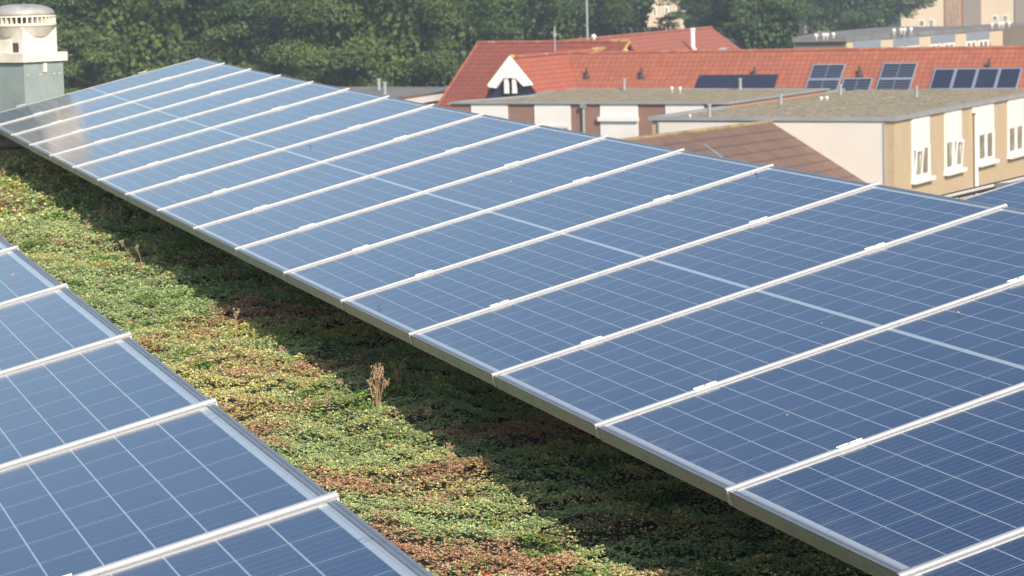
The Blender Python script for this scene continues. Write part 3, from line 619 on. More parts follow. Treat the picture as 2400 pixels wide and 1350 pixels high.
for (x, y) in ((1663, 271), (1830, 244), (1970, 221), (2148, 226)): roofvent('pipe', A, x, y, zA - .03, .44)
roofvent('ball', A, 1925, 237, zA - .05, .19); roofvent('ball', A, 1938, 236, zA - .05, .19); roofvent('ball', A, 1617, 276, zA + .0, .12, .05)
# ---- house B: brown brick with white panels
bu, bv = -9.65, 9.9; zB = -3.86; hB = zB - GZ
B = town('brick_house', 0, 0, 'brown brick flat roofed house with tall white panels behind the long solar row', 'house')
LB = -hit(1057, 235, bu, bv, SK)[0]; bx_, by_ = bu - LB * math.cos(SK), bv - LB * math.sin(SK)
pb1 = at_z(1940, 203, zB); pb2 = at_z(1310, 204, zB); pb3 = at_z(1060, 227, zB); pback = at_z(1245, 219, zB)
polyB = [(bx_, by_), (bu, bv), (bu, pb1[1]), (pb2[0], pb2[1]), (pback[0], pback[1]), (bx_ - .05, by_ + 1.5)]
o = MB(); o.prism(polyB, 0, hB - .14); o.build('wall', M['brick_b'], B)
o = MB(); o.box(bu + .003, bv + .15, 3, bu + .02, pb1[1] - .1, hB - .145); o.build('side_wall', M['brick_b_sunlit'], B)
def rim(poly, z0, z1, w, parent, mat):
    n = len(poly); o = MB(); cx, cy = sum(p[0] for p in poly) / n, sum(p[1] for p in poly) / n; outp = []; inp = []
    for i in range(n):
        p0, p1, p2 = [np.array(poly[k % n], float) for k in (i - 1, i, i + 1)]; d1 = (p1 - p0) / np.linalg.norm(p1 - p0); d2 = (p2 - p1) / np.linalg.norm(p2 - p1); n1 = np.array([d1[1], -d1[0]]); n2 = np.array([d2[1], -d2[0]])
        m = n1 + n2; m = m / (m @ n1); outp.append(p1 + m * .12); inp.append(p1 - m * w)
    vs = [(*p, z0) for p in outp] + [(*p, z1) for p in outp] + [(*p, z1) for p in inp] + [(*p, z0) for p in inp]; fs = []
    for i in range(n):
        j = (i + 1) % n
        for a in range(4): b_ = (a + 1) % 4; fs.append((a * n + i, a * n + j, b_ * n + j, b_ * n + i))
    o.add(vs, fs); return o.build('roof_edge', mat, parent)
rim(polyB, hB - .139, hB - .07, .12, B, M['trim'])
o = MB(); o.prism([(p[0] * .985 + (bu - 6) * .015, p[1] * .985 + 15 * .015) for p in polyB], hB - .138, hB - .12); o.build('gravel_roof', M['gravel'], B)
def bfront(x0, x1): return hit(x0, 240, bu, bv, SK)[0], hit(x1, 240, bu, bv, SK)[0]
for (x0, x1, z0, typ) in ((1105, 1190, .3, 0), (1253, 1337, hB - 1.0, 1), (1407, 1495, .3, 2), (1560, 1650, .3, 0)):
    a, b_ = bfront(x0, x1); p = MB(); p.box(a, -.045, z0, b_, -.002, hB - .16); part(p, 'panel', M['white'], B, (bu, bv), SK)
    if typ == 1:
        window(B, a, b_, hB - 2.5, hB - 1.005, 'v', 0.)
        for c_ in [c for c in COL.objects if c.parent == B and c.name.startswith('window')]: c_.location = (bu, bv, 0); c_.rotation_euler = (0, 0, SK)
    if typ == 2: p = MB(); p.box(a - .06, -.17, hB - .84, b_ + .06, -.046, hB - .66); part(p, 'shutter_box', M['paintwhite'], B, (bu, bv), SK)
a = bfront(1370, 1380)[0]
o = MB(); o.tube([(a, -.1, hB - .25), (a, -.1, .1)], .06, 10); o.box(a - .1, -.22, hB - .3, a + .1, -.01, hB - .145); part(o, 'downpipe', M['zinc'], B, (bu, bv), SK)
for (x, y) in ((1463, 207), (1735, 207)): roofvent('pipe', B, x, y, zB - .05, .46)
for x in (1575, 1594): roofvent('ball', B, x, 214, zB - .05, .20)
# ---- house C: long red tiled roof
def gable_roof(parent, mt, a0, a1, c, zr, run_m, run_p, pitch, axis='x', th=.12, name='roof'):
    """ridge along axis from a0 to a1 at cross position c, height zr (local); runs to minus and plus side"""
    t = math.tan(pitch); o = MB()
    o.extr([(c - run_m, zr - run_m * t), (c, zr), (c + run_p, zr - run_p * t), (c + run_p, zr - run_p * t - th), (c, zr - th), (c - run_m, zr - run_m * t - th)][::(1 if axis == 'y' else -1)], axis, a0, a1)
    return o.build(name, mt, parent)
zc = -2.4; rv = 28.6; Cp = math.atan(.80)
Cc = town('red_roof_house', 0, 0, 'long house with bright red tiled roof, white gable window and solar panels', 'house')
hC = zc - GZ
gable_roof(Cc, M['tile_r'], -24.9, 16, rv, hC, 4.4, 4.4, Cp)
o = MB(); o.box(-24.7, rv - 4.0, 0, 15.8, rv + 4.0, hC - 3.6); o.extr([(rv - 4.0, hC - 3.599), (rv + 4.0, hC - 3.599), (rv, hC - .2)], 'x', 15.5, 15.8); o.build('wall', M['brick_b'], Cc)
o = MB(); o.tube([(-23.4, rv, hC + .02), (16, rv, hC + .02)], .085, 8); o.build('ridge_tiles', M['ridge_r'], Cc)
wp = R(51); wu, wv0 = at_z(1197, 137, zc); wv1 = rv + 5.2
gable_roof(Cc, M['tile_ry'], wv0, wv1, wu, hC + .03, 2.3, 2.3, wp, axis='y', name='wing_roof')
o = MB(); o.tube([(wu, wv0, hC + .05), (wu, wv1, hC + .05)], .09, 8); o.build('wing_ridge_tiles', M['ridge_r'], Cc); o = MB(); o.tube([(wu, wv1 - 1.8, hC + .07), (wu, wv1 + .05, hC + .07)], .13, 8); o.tube([(wu, wv0 - .05, hC + .06), (wu, wv0 + .6, hC + .06)], .11, 8); o.build('lichen_patch', M['lichen'], Cc, True)
o = MB(); W = 1.02; H_ = W * math.tan(wp); zt_ = hC - .02
o.extr([(wu - W, zt_ - H_), (wu - W - .08, zt_ - H_ + .10), (wu - W - .02, zt_ - H_ + .16), (wu, zt_ + .12), (wu + W + .02, zt_ - H_ + .16), (wu + W + .06, zt_ - H_ + .06), (wu + W - .34, zt_ - H_ + .02), (wu + .29, zt_ - .86), (wu - .29, zt_ - .86), (wu - W + .36, zt_ - H_ - .06)][::-1], 'y', wv0 - .24, wv0 - .02)
for sx in (-.28, .11): o.box(wu + sx, wv0 - .18, zt_ - H_ - .3, wu + sx + .19, wv0 - .03, zt_ - .861)
o.build('gable_boards', M['paintwhite'], Cc)
o = MB(); o.extr([(wu - 2.1, zt_ - 2.1 * math.tan(wp)), (wu, zt_ - .15), (wu + 2.1, zt_ - 2.1 * math.tan(wp))][::-1], 'y', wv0 + .10, wv0 + .2); o.build('gable_window', M['darkglass'], Cc)
def on_slope(px, py):                              # photo pixel -> (u, run) on C's front slope
    d = ray(px, py); nw = -V_ * math.sin(Cp) + np.array([0, 0, 1]) * math.cos(Cp)
    p0 = C0 + V_ * rv; p0 = np.array([p0[0], p0[1], zc]); s = ((p0 - CAM) @ nw) / (d @ nw); P = CAM + d * s
    return (P - C0) @ U_, (rv - (P - C0) @ V_)
def slope_local(u, r, off=0.): return Vector((u, rv - r - off * math.sin(Cp), hC - r * math.tan(Cp) + off * math.cos(Cp)))
def roof_array(tl, tr, bl, cols, rows, lab, frame=True, thick=.05, midline=False):
    a, b_, c_ = on_slope(*tl), on_slope(*tr), on_slope(*bl); u0, u1 = a[0], b_[0]; r0, r1 = (a[1] + b_[1]) / 2, c_[1]
    root = town('roof_solar_panel', 0, 0, lab, 'solar panel', 'solar panels on the red roof'); w_ = (u1 - u0) / cols; hh = (r1 - r0) / rows
    for i in range(cols):
        for j in range(rows):
            x0, x1, y0, y1 = u0 + i * w_ + .012, u0 + (i + 1) * w_ - .012, r0 + j * hh + .01, r0 + (j + 1) * hh - .01
            fr = MB(); gl = MB(); e = .055 if frame else .004
            def slab(mb, X0, X1, Y0, Y1, o0, o1):
                mb.add([slope_local(X, Y, of) for of in (o0, o1) for X, Y in ((X0, Y1), (X1, Y1), (X1, Y0), (X0, Y0))], [(0, 3, 2, 1), (4, 5, 6, 7), (0, 1, 5, 4), (1, 2, 6, 5), (2, 3, 7, 6), (3, 0, 4, 7)])
            slab(gl, x0 + e, x1 - e, y0 + e, y1 - e, .04, .04 + thick)
            gl.build('cell_sheet', M['darkglass'], root)
            if frame:
                slab(fr, x0, x1, y0, y0 + e - .001, .03, .10); slab(fr, x0, x1, y1 - e + .001, y1, .03, .10); slab(fr, x0, x0 + e - .001, y0 + e, y1 - e, .03, .10); slab(fr, x1 - e + .001, x1, y0 + e, y1 - e, .03, .10)
                if midline:
                    slab(fr, (x0 + x1) / 2 - .012, (x0 + x1) / 2 + .012, y0 + e, y1 - e, .092, .095)
                    for t in range(1, 5): Y = y0 + e + (y1 - y0 - 2 * e) * t / 5; slab(fr, x0 + e, x1 - e, Y - .007, Y + .007, .0905, .0915)
                fr.build('frame', M['roofframe'], root)
M['roofframe'] = plain('panel_frame_blue_grey', (.33, .38, .47), .4, .3, .1, 4.)
roof_array((1640, 180), (1826, 178), (1622, 212), 1, 1, 'long flat dark navy solar sheet low on the red roof', False, .07)
roof_array((1906, 155), (1984, 152), (1872, 226), 1, 2, 'pale framed solar panel pair on the red roof, beyond the sunlit wall end', True, .05, True)
roof_array((1978, 187), (2048, 185), (1966, 226), 1, 1, 'single low solar panel on the red roof between two taller pairs', True, .05, True)
roof_array((2071, 152), (2153, 149), (2036, 226), 1, 2, 'pale framed solar panel pair on the red roof, right of the black vent', True, .05, True)
roof_array((2191, 166), (2398, 160), (2170, 214), 4, 1, 'row of four dark solar panels on the red roof at the right edge', True)
for (x, y) in ((1375, 181), (1503, 181), (1768, 179), (2015, 177), (2318, 161)):
    u, r = on_slope(x, y); vent('mush', Cc, slope_local(u, r), .44, .085)
# ---- D: darker red roof behind left
zD = -2.0; hD = zD - GZ
def ridge_house(px0, py0, px1, py1, z, name, lab, ext0=0., ext1=0.):
    """frame whose local x runs along the ridge seen from pixel 0 to pixel 1 at height z"""
    a, b_ = at_z(px0, py0, z), at_z(px1, py1, z); d = np.array(b_) - np.array(a); L = float(np.linalg.norm(d)); root = town(name, a[0], a[1], lab, 'house', drz=math.atan2(d[1], d[0])); return root, L
Dh, LD = ridge_house(1120, 101, 1475, 98, zD, 'red_roof_house', 'house with dull red tiled roof behind the white gable, against the trees')
t40 = math.tan(R(40)); rD = 6.2
gable_roof(Dh, M['tile_d'], 0, LD, 0, hD, rD, rD, R(40))
o = MB(); o.box(.3, -5.6, 0, LD - .3, 5.6, hD - 4.9); o.build('wall', M['brick_b'], Dh)
for x0 in (.25, LD - .5): o = MB(); o.extr([(-5.6, hD - 4.899), (5.6, hD - 4.899), (0, hD - .2)], 'x', x0, x0 + .25); o.build('gable', M['white'], Dh)
o = MB(); o.tube([(-.05, 0, hD + .02), (LD + .05, 0, hD + .02)], .09, 8); o.build('ridge_tiles', M['ridge_r'], Dh)
o = MB(); o.tube([(-.02, 0, hD + .0), (-.02, -rD, hD - rD * t40)], .05, 6); o.build('verge_tiles', M['ridge_r'], Dh)
o = MB(); o.tube([(LD + .02, .0, hD + .02), (LD + .02, -1.6, hD - 1.6 * t40 + .02)], .07, 6); o.tube([(LD - 1.1, 0, hD + .03), (LD, 0, hD + .03)], .10, 8); o.build('lichen_verge', M['lichen'], Dh)
vent('ball', Dh, (LD * (1394 - 1120) / 355, 0, hD + .05), .34, .12)
# ---- E: big red roof farther back with white flue
zE = -2.0; hE = zE - GZ; pE = R(36); tE = math.tan(pE); rE = 7.2
Eh, LE = ridge_house(1380, 92, 1668, 65, zE, 'red_roof_house', 'far house with broad red tiled roof, white flue and skylights')
gable_roof(Eh, M['tile_rx'], -6, LE, 0, hE, rE, rE, pE)
o = MB(); o.box(-5.6, -6.6, 0, LE - .4, 6.6, hE - 5.0); o.build('wall', M['brick_b'], Eh)
o = MB(); o.tube([(-6, 0, hE + .02), (LE + .05, 0, hE + .02)], .08, 8); o.build('ridge_tiles', M['ridge_r'], Eh)
Eh_M = Matrix.Translation(Eh.location) @ Matrix.Rotation(Eh.rotation_euler.z, 4, 'Z'); Eh_I = Eh_M.inverted()
def eslope(px, py):                                # -> x along the ridge, run on the right-hand slope
    c = Eh_I @ Vector(CAM); d = Eh_I.to_3x3() @ Vector(ray(px, py)); n = Vector((0, -math.sin(pE), math.cos(pE))); s = (Vector((0, 0, hE)) - c).dot(n) / d.dot(n); P = c + d * s; return P
M['skyl'] = plain('skylight_glass', (.38, .46, .52), .12, 0, .05, 1.)
for (x, y, w_) in ((1692, 116, .75), (1606, 121, .4), (1650, 120, .4), (1560, 124, .3)):
    P = eslope(x, y); o = MB()
    o.add([(P.x + a, P.y - b_, P.z - b_ * tE + zz) for zz in (.01, .10) for a, b_ in ((-w_, 0), (-w_, .9), (w_, .9), (w_, 0))], [(0, 3, 2, 1), (4, 5, 6, 7), (0, 1, 5, 4), (1, 2, 6, 5), (2, 3, 7, 6), (3, 0, 4, 7)]); o.build('skylight', M['skyl'], Eh)
P = eslope(1629, 124); o = MB(); o.tube([(P.x + .1, P.y - .2, P.z - .5), (P.x, P.y, P.z + .12), (P.x - .1, P.y + .1, P.z + .35), (P.x - .1, P.y + .1, P.z + 1.3)], .13, 12); o.lathe([(.14, 0), (.17, .02), (.17, .12), (.10, .14)], 12, (P.x - .1, P.y + .1, P.z + 1.26)); o.build('flue', M['paintwhite'], Eh)
# ---- F: brown roof close by
zF = -4.25
def atz(px, py, z): d = ray(px, py); return CAM + d * ((z - CAM[2]) / d[2])
p1, p2 = atz(1815, 285, zF), atz(1530, 321, zF); dv = p1 - p2; L = np.linalg.norm(dv[:2]); rz = math.atan2(dv[1], dv[0]) - math.pi / 2
Fh = empty('brown_roof_house', (p1[0], p1[1], GZ), rz); tag(Fh, 'near house with worn brown tiled roof and lichen ridge in front of the white cladding', 'house')
hF = zF - GZ; pF = R(30); t30 = math.tan(pF); gable_roof(Fh, M['tile_b'], -L - 7, 0, 0, hF, 5, 6.0, pF, axis='y')
o = MB(); o.box(-4.6, -L - 6.6, 0, 5.4, -.3, hF - 3.3); o.build('wall', M['brick_y'], Fh)
o = MB(); o.tube([(0, -L - 7, hF + .01), (0, 0.05, hF + .01)], .075, 8); o.build('ridge_tiles', M['ridge'], Fh)
o = MB(); o.add([(a, b_, hF - a * t30 + zz) for a in (.02, 6.05) for b_ in (.001, .12) for zz in (-.16, .09)], [(0, 1, 3, 2), (4, 6, 7, 5), (0, 4, 5, 1), (2, 3, 7, 6), (0, 2, 6, 4), (1, 5, 7, 3)]); o.build('verge_board', M['cream'], Fh)
o = MB(); o.add([(x, y - (x - .7) * .25, hF - x * t30 + zz) for zz in (.012, .04) for x, y in ((.7, -7.6), (.7, -7.45), (1.9, -7.45), (1.9, -7.6))], [(0, 3, 2, 1), (4, 5, 6, 7), (0, 1, 5, 4), (1, 2, 6, 5), (2, 3, 7, 6), (3, 0, 4, 7)]); o.build('flashing', M['zinc'], Fh)
# ---- G: low flat roof behind the left end, K: small red roof
zG = -4.3; hG = zG - GZ
Gh = town('flat_roof_house', 0, 0, 'low grey flat roofed building with white fascia below the dense trees', 'house')
g1, g2, g3 = at_z(905, 229, zG), at_z(1070, 204, zG), at_z(140, 201, zG); dg = np.array(g1) - np.array(g2); g0 = np.array(g1) + dg * .35; gl_ = np.array(g3) + (np.array(g3) - np.array(g2)) * .25
polyG = [(gl_[0], gl_[1] - 30), (g0[0] - 8, g0[1] - 1), tuple(g0), tuple(g2), tuple(gl_)]
def grow(poly, k): c = np.mean(np.array(poly), 0); return [tuple(np.array(p) + (np.array(p) - c) / np.linalg.norm(np.array(p) - c) * k) for p in poly]
o = MB(); o.prism(polyG, 0, hG - .52); o.build('wall', M['brick_b'], Gh)
o = MB(); o.prism(grow(polyG, .12), hG - .519, hG - .09); o.build('fascia', M['white'], Gh)
o = MB(); o.prism(grow(polyG, .25), hG - .089, hG); o.build('roof', M['trimroof'], Gh)
for (x, y, h) in ((888, 211, .60), (902, 221, .62), (200, 212, .42)): roofvent('pipe', Gh, x, y, zG, h, .10)
Kh = town('red_roof_house', 0, 0, 'small red tiled roof peeping over the panels below the low flat roof', 'house')
uK, vK = at_z(1000, 226, -4.9); hK = -4.9 - GZ; gable_roof(Kh, M['tile_r'], uK - 6, uK + 1.6, vK, hK, 4, 4, R(38)); o = MB(); o.box(uK - 5.8, vK - 3.5, 0, uK + 1.4, vK + 3.5, hK - 3.0); o.build('wall', M['brick_b'], Kh)
u, v = at_z(970, 243, -5.3); o = MB(); o.lathe([(.14, -.9), (.14, .1), (.20, .12), (.04, .34)], 10); ob = o.build('cowl', M['paintwhite'], Kh); ob.location = (u, v, -5.3 - GZ)
# ---- masts
def mast(px, py0, py1, D, r, lab):
    b0, t0 = CAM + ray(px, py1) * D, CAM + ray(px, py0) * D; o = MB(); h = t0[2] - GZ
    o.tube([(0, 0, 0), (0, 0, h * .5), (0, 0, h)], [r, r * .9, r * .7], 8); o.lathe([(r * 1.6, h - .5), (r * 1.6, h - .3)], 8); ob = o.build('mast', M['zinc']); ob.location = (b0[0], b0[1], GZ); tag(ob, lab, 'mast', 'thin masts behind the red roofs')
mast(1301, 62, 128, 148, .06, 'thin grey mast standing up behind the red roof ridge, shorter')
mast(1377, -60, 98, 152, .075, 'tall thin grey mast running out of the top of the picture')
# ---- I: long cream flat building, caps on the roof
zI = -3.0; hI = zI - GZ
ia, ib = at_z(1985, 90, zI), at_z(2350, 63, zI); di = np.array(ib) - np.array(ia); LI = float(np.linalg.norm(di))
Ih = town('long_flat_building', ia[0], ia[1], 'long cream flat roofed building with grey strip roof and small windows', 'building', drz=math.atan2(di[1], di[0]) - math.pi / 2)
polyI = [(-3.6, 0), (0, 0), (0, LI), (-9, LI), (-7.5, 14)]
o = MB(); o.prism(polyI, 0, hI - .2); o.build('wall', M['far_cream'], Ih); o = MB(); o.box(-3.5, -.03, 0, -.05, -.002, hI - .2); o.build('end_wall', M['far_grey'], Ih)  # end wall is cream too; its shade is painted on as brown-grey
o = MB(); o.prism(grow(polyI, .3), hI - .199, hI + .10); o.build('roof', M['trimroof'], Ih)
for k in range(4):
    v0 = (1.0 + k * 7.2) * LI / 30.5
    p = MB(); p.box(.003, v0, hI - .75, .06, v0 + 4.6, hI - .21); p.build('panel', M['roofframe'], Ih)
    for e in (0, 2.5): window(Ih, v0 + e, v0 + e + 1.9, hI - 2.2, hI - .80, 'u', 0., sill=False)
o = MB(); o.box(-4, LI + 1.5, 0, 9, LI + 12, hI + .05); o.build('far_wall', M['far_grey'], Ih)
IM = Matrix.Translation(Ih.location) @ Matrix.Rotation(Ih.rotation_euler.z, 4, 'Z'); II = IM.inverted()
for gi, (x, y) in enumerate(((1913, 92), (2095, 79), (2325, 65))):
    for j, dx in enumerate((0, 17, 25, 40)):
        P = II @ Vector(atz(x + dx, y - dx * .07, zI + .1)); vent('ball', Ih, P, .34, .12)
# ---- H: far apartment block
def far_block(px0, px1, D, ztop, lab, name='apartment_building', windows=(), bays=(), dep=14, wall='far_cream'):
    a = CAM + ray(px0, 60) * D; b_ = CAM + ray(px1, 60) * D; w_ = np.linalg.norm((b_ - a)[:2]); rz = math.atan2((b_ - a)[1], (b_ - a)[0])
    root = empty(name, (a[0], a[1], GZ), rz); tag(root, lab, 'building'); h = ztop - GZ
    o = MB(); o.box(0, 0, 0, w_, dep, h); o.build('wall', M[wall], root); o = MB(); o.box(-.3, -.3, h, w_ + .3, dep + .3, h + .4); o.build('roof', M['trimroof'], root)
    k = D / F
    for (x0, x1, m) in bays:
        o = MB(); o.box((x0 - px0) * k, -.25, 0, (x1 - px0) * k, -.003, h - .1); bay = o.build('bay', M[m], root)
        if m == 'far_org':
            for i in range(4): s = MB(); xx = (x0 - px0 + 5 + i * (x1 - x0 - 8) / 4) * k; s.box(xx, -.32, .5, xx + 4 * k, -.251, h - .5); s.build('glass_strip', M['glass'], bay)
    for (x0, x1, y0, y1) in windows:
        for dz in (0, 3.05, 6.1, -3.05):
            zt_, zb_ = (CAM + ray((x0 + x1) / 2, y0) * D)[2] - GZ + dz, (CAM + ray((x0 + x1) / 2, y1) * D)[2] - GZ + dz
            if zt_ > h - .4: continue
            f = MB(); f.box((x0 - px0) * k, -.06, zb_, (x1 - px0) * k, -.003, zt_); f = f.build('window', M['paintwhite'], root); p = MB(); p.box((x0 - px0) * k + .12, -.10, zb_ + .1, (x1 - px0) * k - .12, -.061, zt_ - .1); p.build('pane', M['glass'], f)
far_block(2112, 2480, 410, 10., 'tall cream apartment block with orange glazed bay at the top right', windows=[(2153, 2167, 47, 62), (2176, 2190, 45, 64), (2325, 2339, 36, 50), (2348, 2363, 35, 50)], bays=[(2214, 2254, 'far_org'), (2256, 2299, 'far_grey'), (2378, 2420, 'far_grey')])
far_block(1500, 1625, 350, 4., 'cream apartment building glimpsed between the trees behind the red roof', windows=[(1558, 1568, 15, 38), (1585, 1595, 15, 38), (1530, 1540, 15, 38)])
far_block(1885, 1960, 350, 4., 'pale building corner glimpsed between the trees above the far cream roof', windows=[(1917, 1930, 66, 82)], wall='far_grey')
far_block(-60, 90, 225, 2.6, 'brown brick building corner behind the trees at the top left', windows=[], wall='brick_b')

# ---------------------------------------------------------------- ground
def mat_ground():
    g = N('town_ground'); o = g.obj(); f = g.noise(o, .05, 8.); f2 = g.noise(o, .6, 6.)
    c = g.ramp(f, [(.35, (.05, .07, .03)), (.5, (.07, .09, .035)), (.65, (.11, .10, .08))]); c = g.mix(g.math('MULTIPLY', f2, .4), c, (.03, .04, .02)); return g.fin(c, .95)
o = MB(); o.quad((-6000, -600, GZ), (6000, -600, GZ), (6000, 8000, GZ), (-6000, 8000, GZ)); tag(o.build('ground', mat_ground()), kind='structure')

# ---------------------------------------------------------------- trees
def mat_leaf(name, c1, c2, c3):
    g = N(name); o = g.obj(); f = g.noise(o, .45, 3.); f2 = g.noise(o, 3.5, 3.); c = g.mix(g.step(f, .40, .60), tuple(k * .8 for k in c1), tuple(k * 1.12 for k in c2)); c = g.mix(g.math('MULTIPLY', g.step(f2, .5, .8), .6), c, c3)
    return g.fin(c, .6, 0, .3, Transmission_Weight=0.)
LM = [mat_leaf('leaves_mid', (.044, .092, .032), (.070, .122, .036), (.105, .140, .038)), mat_leaf('leaves_dark', (.026, .060, .030), (.038, .076, .032), (.055, .092, .032)), mat_leaf('leaves_light', (.062, .110, .030), (.090, .138, .034), (.120, .145, .042))]
M['bark'] = plain('bark', (.09, .065, .045), .9, 0, .3, 4., .5)
def tree(px, D, rx, rz_, zc_, mi, lab, nl=66, leaf=.085, per=1050, grp='trees behind the houses'):
    D = D * 1.15; P = CAM + ray(px, 100) * D; root = empty('tree', (P[0], P[1], GZ)); tag(root, lab, 'tree', grp)
    rng = np.random.default_rng(int(px * 7 + D)); zc0 = zc_ - GZ; lobes = []
    for i in range(nl):
        d = rng.normal(0, 1, 3); d /= np.linalg.norm(d)
        if d[2] < -.55: d[2] *= -1
        f = rng.uniform(.80, 1.06) if i > nl * .12 else rng.uniform(.3, .65)
        lobes.append((np.array([d[0] * rx, d[1] * rx, d[2] * rz_]) * f + [0, 0, zc0], (rng.uniform(.55, 1.05) if rng.random() < .6 else rng.uniform(1.0, 1.55)) * rx / 6.0, d))
    Vv = []; nleaf = 0
    for c, r, d0 in lobes:
        n = int(per * (r / 1.1) ** 2); d = rng.normal(0, 1, (n, 3)); d /= np.linalg.norm(d, axis=1)[:, None]; d[:, 2] = np.where(d[:, 2] < -.35, -d[:, 2], d[:, 2])
        sub = 1 + .22 * np.sin(d[:, 0] * 7 + c[0] * 3) * np.cos(d[:, 1] * 6 + c[1]) + .12 * np.sin(d[:, 2] * 11 + c[2])
        rad = r * sub * (1 - .38 * rng.random(n) ** 2); p = c + d * rad[:, None] * [1.15, 1.15, .72]
        nn = d * .8 + rng.normal(0, .55, (n, 3)); nn /= np.linalg.norm(nn, axis=1)[:, None]
        a = np.cross(nn, rng.normal(0, 1, (n, 3))); a /= np.linalg.norm(a, axis=1)[:, None]; b_ = np.cross(nn, a); s = leaf * rng.uniform(.6, 1.3, n)[:, None]
        Vv.append(np.stack([p - a * s, p + b_ * s * .55 + nn * s * .12, p + a * s, p - b_ * s * .55 - nn * s * .1], 1).reshape(-1, 3)); nleaf += n
    n = int(nl * 190); d = rng.normal(0, 1, (n, 3)); d /= np.linalg.norm(d, axis=1)[:, None]; p = d * (rng.random(n) ** .5 * .66)[:, None] * [rx, rx, rz_] + [0, 0, zc0]
    a = rng.normal(0, 1, (n, 3)); a /= np.linalg.norm(a, axis=1)[:, None]; b_ = np.cross(a, rng.normal(0, 1, (n, 3))); b_ /= np.linalg.norm(b_, axis=1)[:, None]; s = .17
    Vv.append(np.stack([p - a * s, p + b_ * s, p + a * s, p - b_ * s], 1).reshape(-1, 3)); nleaf += n
    Vv = np.concatenate(Vv).astype(np.float32); me = bpy.data.meshes.new('crown'); me.vertices.add(nleaf * 4); me.vertices.foreach_set('co', Vv.ravel()); me.loops.add(nleaf * 4); me.loops.foreach_set('vertex_index', np.arange(nleaf * 4, dtype=np.int32))
    me.polygons.add(nleaf); me.polygons.foreach_set('loop_start', np.arange(0, nleaf * 4, 4, dtype=np.int32)); me.polygons.foreach_set('loop_total', np.full(nleaf, 4, dtype=np.int32)); me.update(calc_edges=True); me.materials.append(LM[mi])
    co = bpy.data.objects.new('crown', me); COL.objects.link(co); co.parent = root
    t = MB(); t.tube([(0, 0, -.2), (.1, 0, zc0 * .45), (0, .1, zc0)], [.42, .32, .16], 8)
    for i in range(9):
        c = lobes[int(i * nl / 9)][0]; t.tube([(0, 0, zc0 * (.4 + .05 * i)), tuple(c * .5 + np.array([0, 0, zc0 * .35])), tuple(c)], [.14, .09, .03], 6)
    t.build('trunk', M['bark'], root)
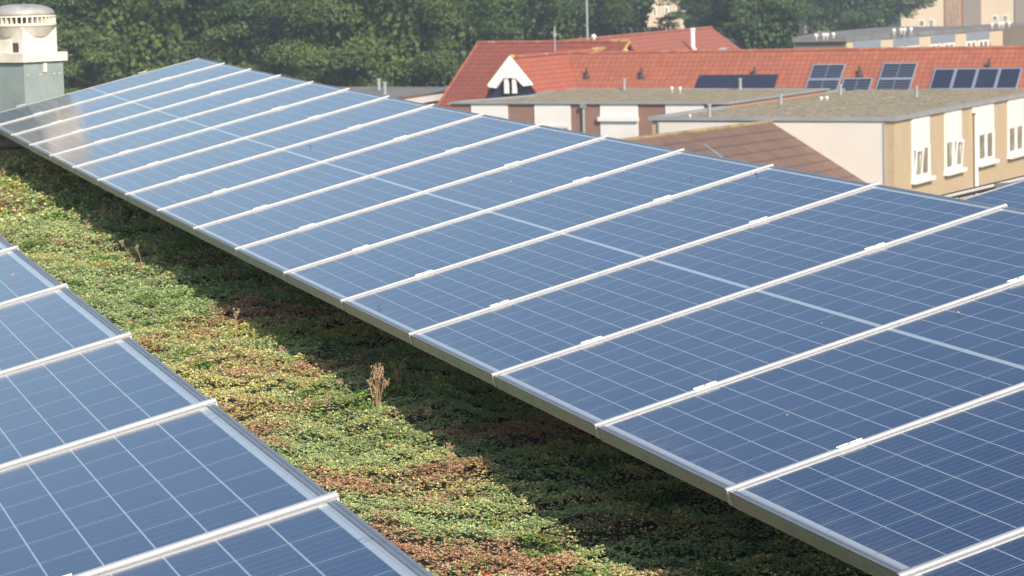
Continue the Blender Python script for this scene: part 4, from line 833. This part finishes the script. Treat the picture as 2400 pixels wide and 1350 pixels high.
TR = [(60, 150, 6.8, 6.4, -1.6, 0, 'broad green tree at the far left behind the vent chimney'), (265, 142, 5.6, 6.6, -1.9, 2, 'full green tree just right of the vent chimney'),
      (445, 146, 5.3, 6.3, -1.4, 0, 'lighter green tree above the far tip of the long panel row'), (630, 182, 6.4, 6.8, -.8, 1, 'dark tree set back in the shaded gap of the tree wall'),
      (820, 146, 6.0, 6.9, -1.6, 2, 'light green tree above the upper edge of the panel row'), (965, 152, 5.6, 6.4, -1.8, 0, 'green tree just left of the dull red roof'),
      (1130, 178, 6.2, 6.5, .2, 0, 'green tree rising behind the left end of the dull red roof'), (1290, 186, 6.2, 6.2, .2, 2, 'yellow green tree behind the shorter mast'),
      (1425, 200, 5.4, 6.2, -.2, 1, 'dark green tree right of the tall mast'), (1752, 194, 4.4, 6.4, .4, 1, 'dark green tree behind the white flue'),
      (1800, 184, 3.4, 6.0, -1.6, 0, 'green tree to the right of the far red roof'), (2010, 252, 6.6, 6.4, -1.0, 0, 'green tree beside the tall cream apartment block'),
      (1650, 235, 2.6, 2.2, -2.9, 0, 'small green tree in front of the glimpsed cream building'), (1395, 262, 6., 5, 1.5, 1, 'dark tree top left of the glimpsed cream building'),
      (1900, 262, 5.0, 3.5, 3.9, 1, 'dark tree crown at the top edge right of the glimpsed buildings'), (380, 178, 6.8, 7, 0, 1, 'dark tree behind the lighter tree at the left'), (160, 178, 6.8, 7, 0, 1, 'dark tree behind the full tree at the left'), (890, 180, 6.8, 7, 0, 1, 'dark tree behind the light green tree')]
for a in TR: tree(*a)
def wood():                                        # far-off wood closing the view
    rng = np.random.default_rng(3); n = 60000; x = rng.uniform(-260, 420, n); y0 = 470 + rng.uniform(0, 30, n); k = np.sin(x * .31) * 2 + np.sin(x * .13 + 1) * 2.5 + np.sin(x * .77) * 1.2
    z = GZ + rng.random(n) ** .7 * (13 + k); y = y0 - 8 + 10 * ((z - GZ) / 14) ** 2
    p = np.stack([x, y, z], 1); a = rng.normal(0, 1, (n, 3)); a /= np.linalg.norm(a, axis=1)[:, None]; b_ = np.cross(a, rng.normal(0, 1, (n, 3))); b_ /= np.linalg.norm(b_, axis=1)[:, None]; s = .9
    Vv = np.stack([p - a * s, p + b_ * s, p + a * s, p - b_ * s], 1).reshape(-1, 3).astype(np.float32); me = bpy.data.meshes.new('far_wood'); me.vertices.add(n * 4); me.vertices.foreach_set('co', Vv.ravel()); me.loops.add(n * 4); me.loops.foreach_set('vertex_index', np.arange(n * 4, dtype=np.int32))
    me.polygons.add(n); me.polygons.foreach_set('loop_start', np.arange(0, n * 4, 4, dtype=np.int32)); me.polygons.foreach_set('loop_total', np.full(n, 4, dtype=np.int32)); me.update(calc_edges=True); me.materials.append(LM[1])
    o = bpy.data.objects.new('far_wood', me); COL.objects.link(o); tag(o, 'far-off dark wood behind the town', 'wood', kind='stuff')
wood()
# ---------------------------------------------------------------- haze
hz = MB(); hz.box(-330, -40, GZ - 1, 460, 560, 22); g = N('haze_air'); g.t.nodes.remove(g.b); pv = g.n('VolumePrincipled'); pv.inputs['Color'].default_value = (.76, .85, .96, 1); pv.inputs['Density'].default_value = .00085; pv.inputs['Anisotropy'].default_value = .2
g.t.links.new(pv.outputs[0], [n for n in g.t.nodes if n.type == 'OUTPUT_MATERIAL'][0].inputs['Volume'])
tag(hz.build('haze', g.m), 'thin pale morning haze over the town', 'haze', kind='stuff')
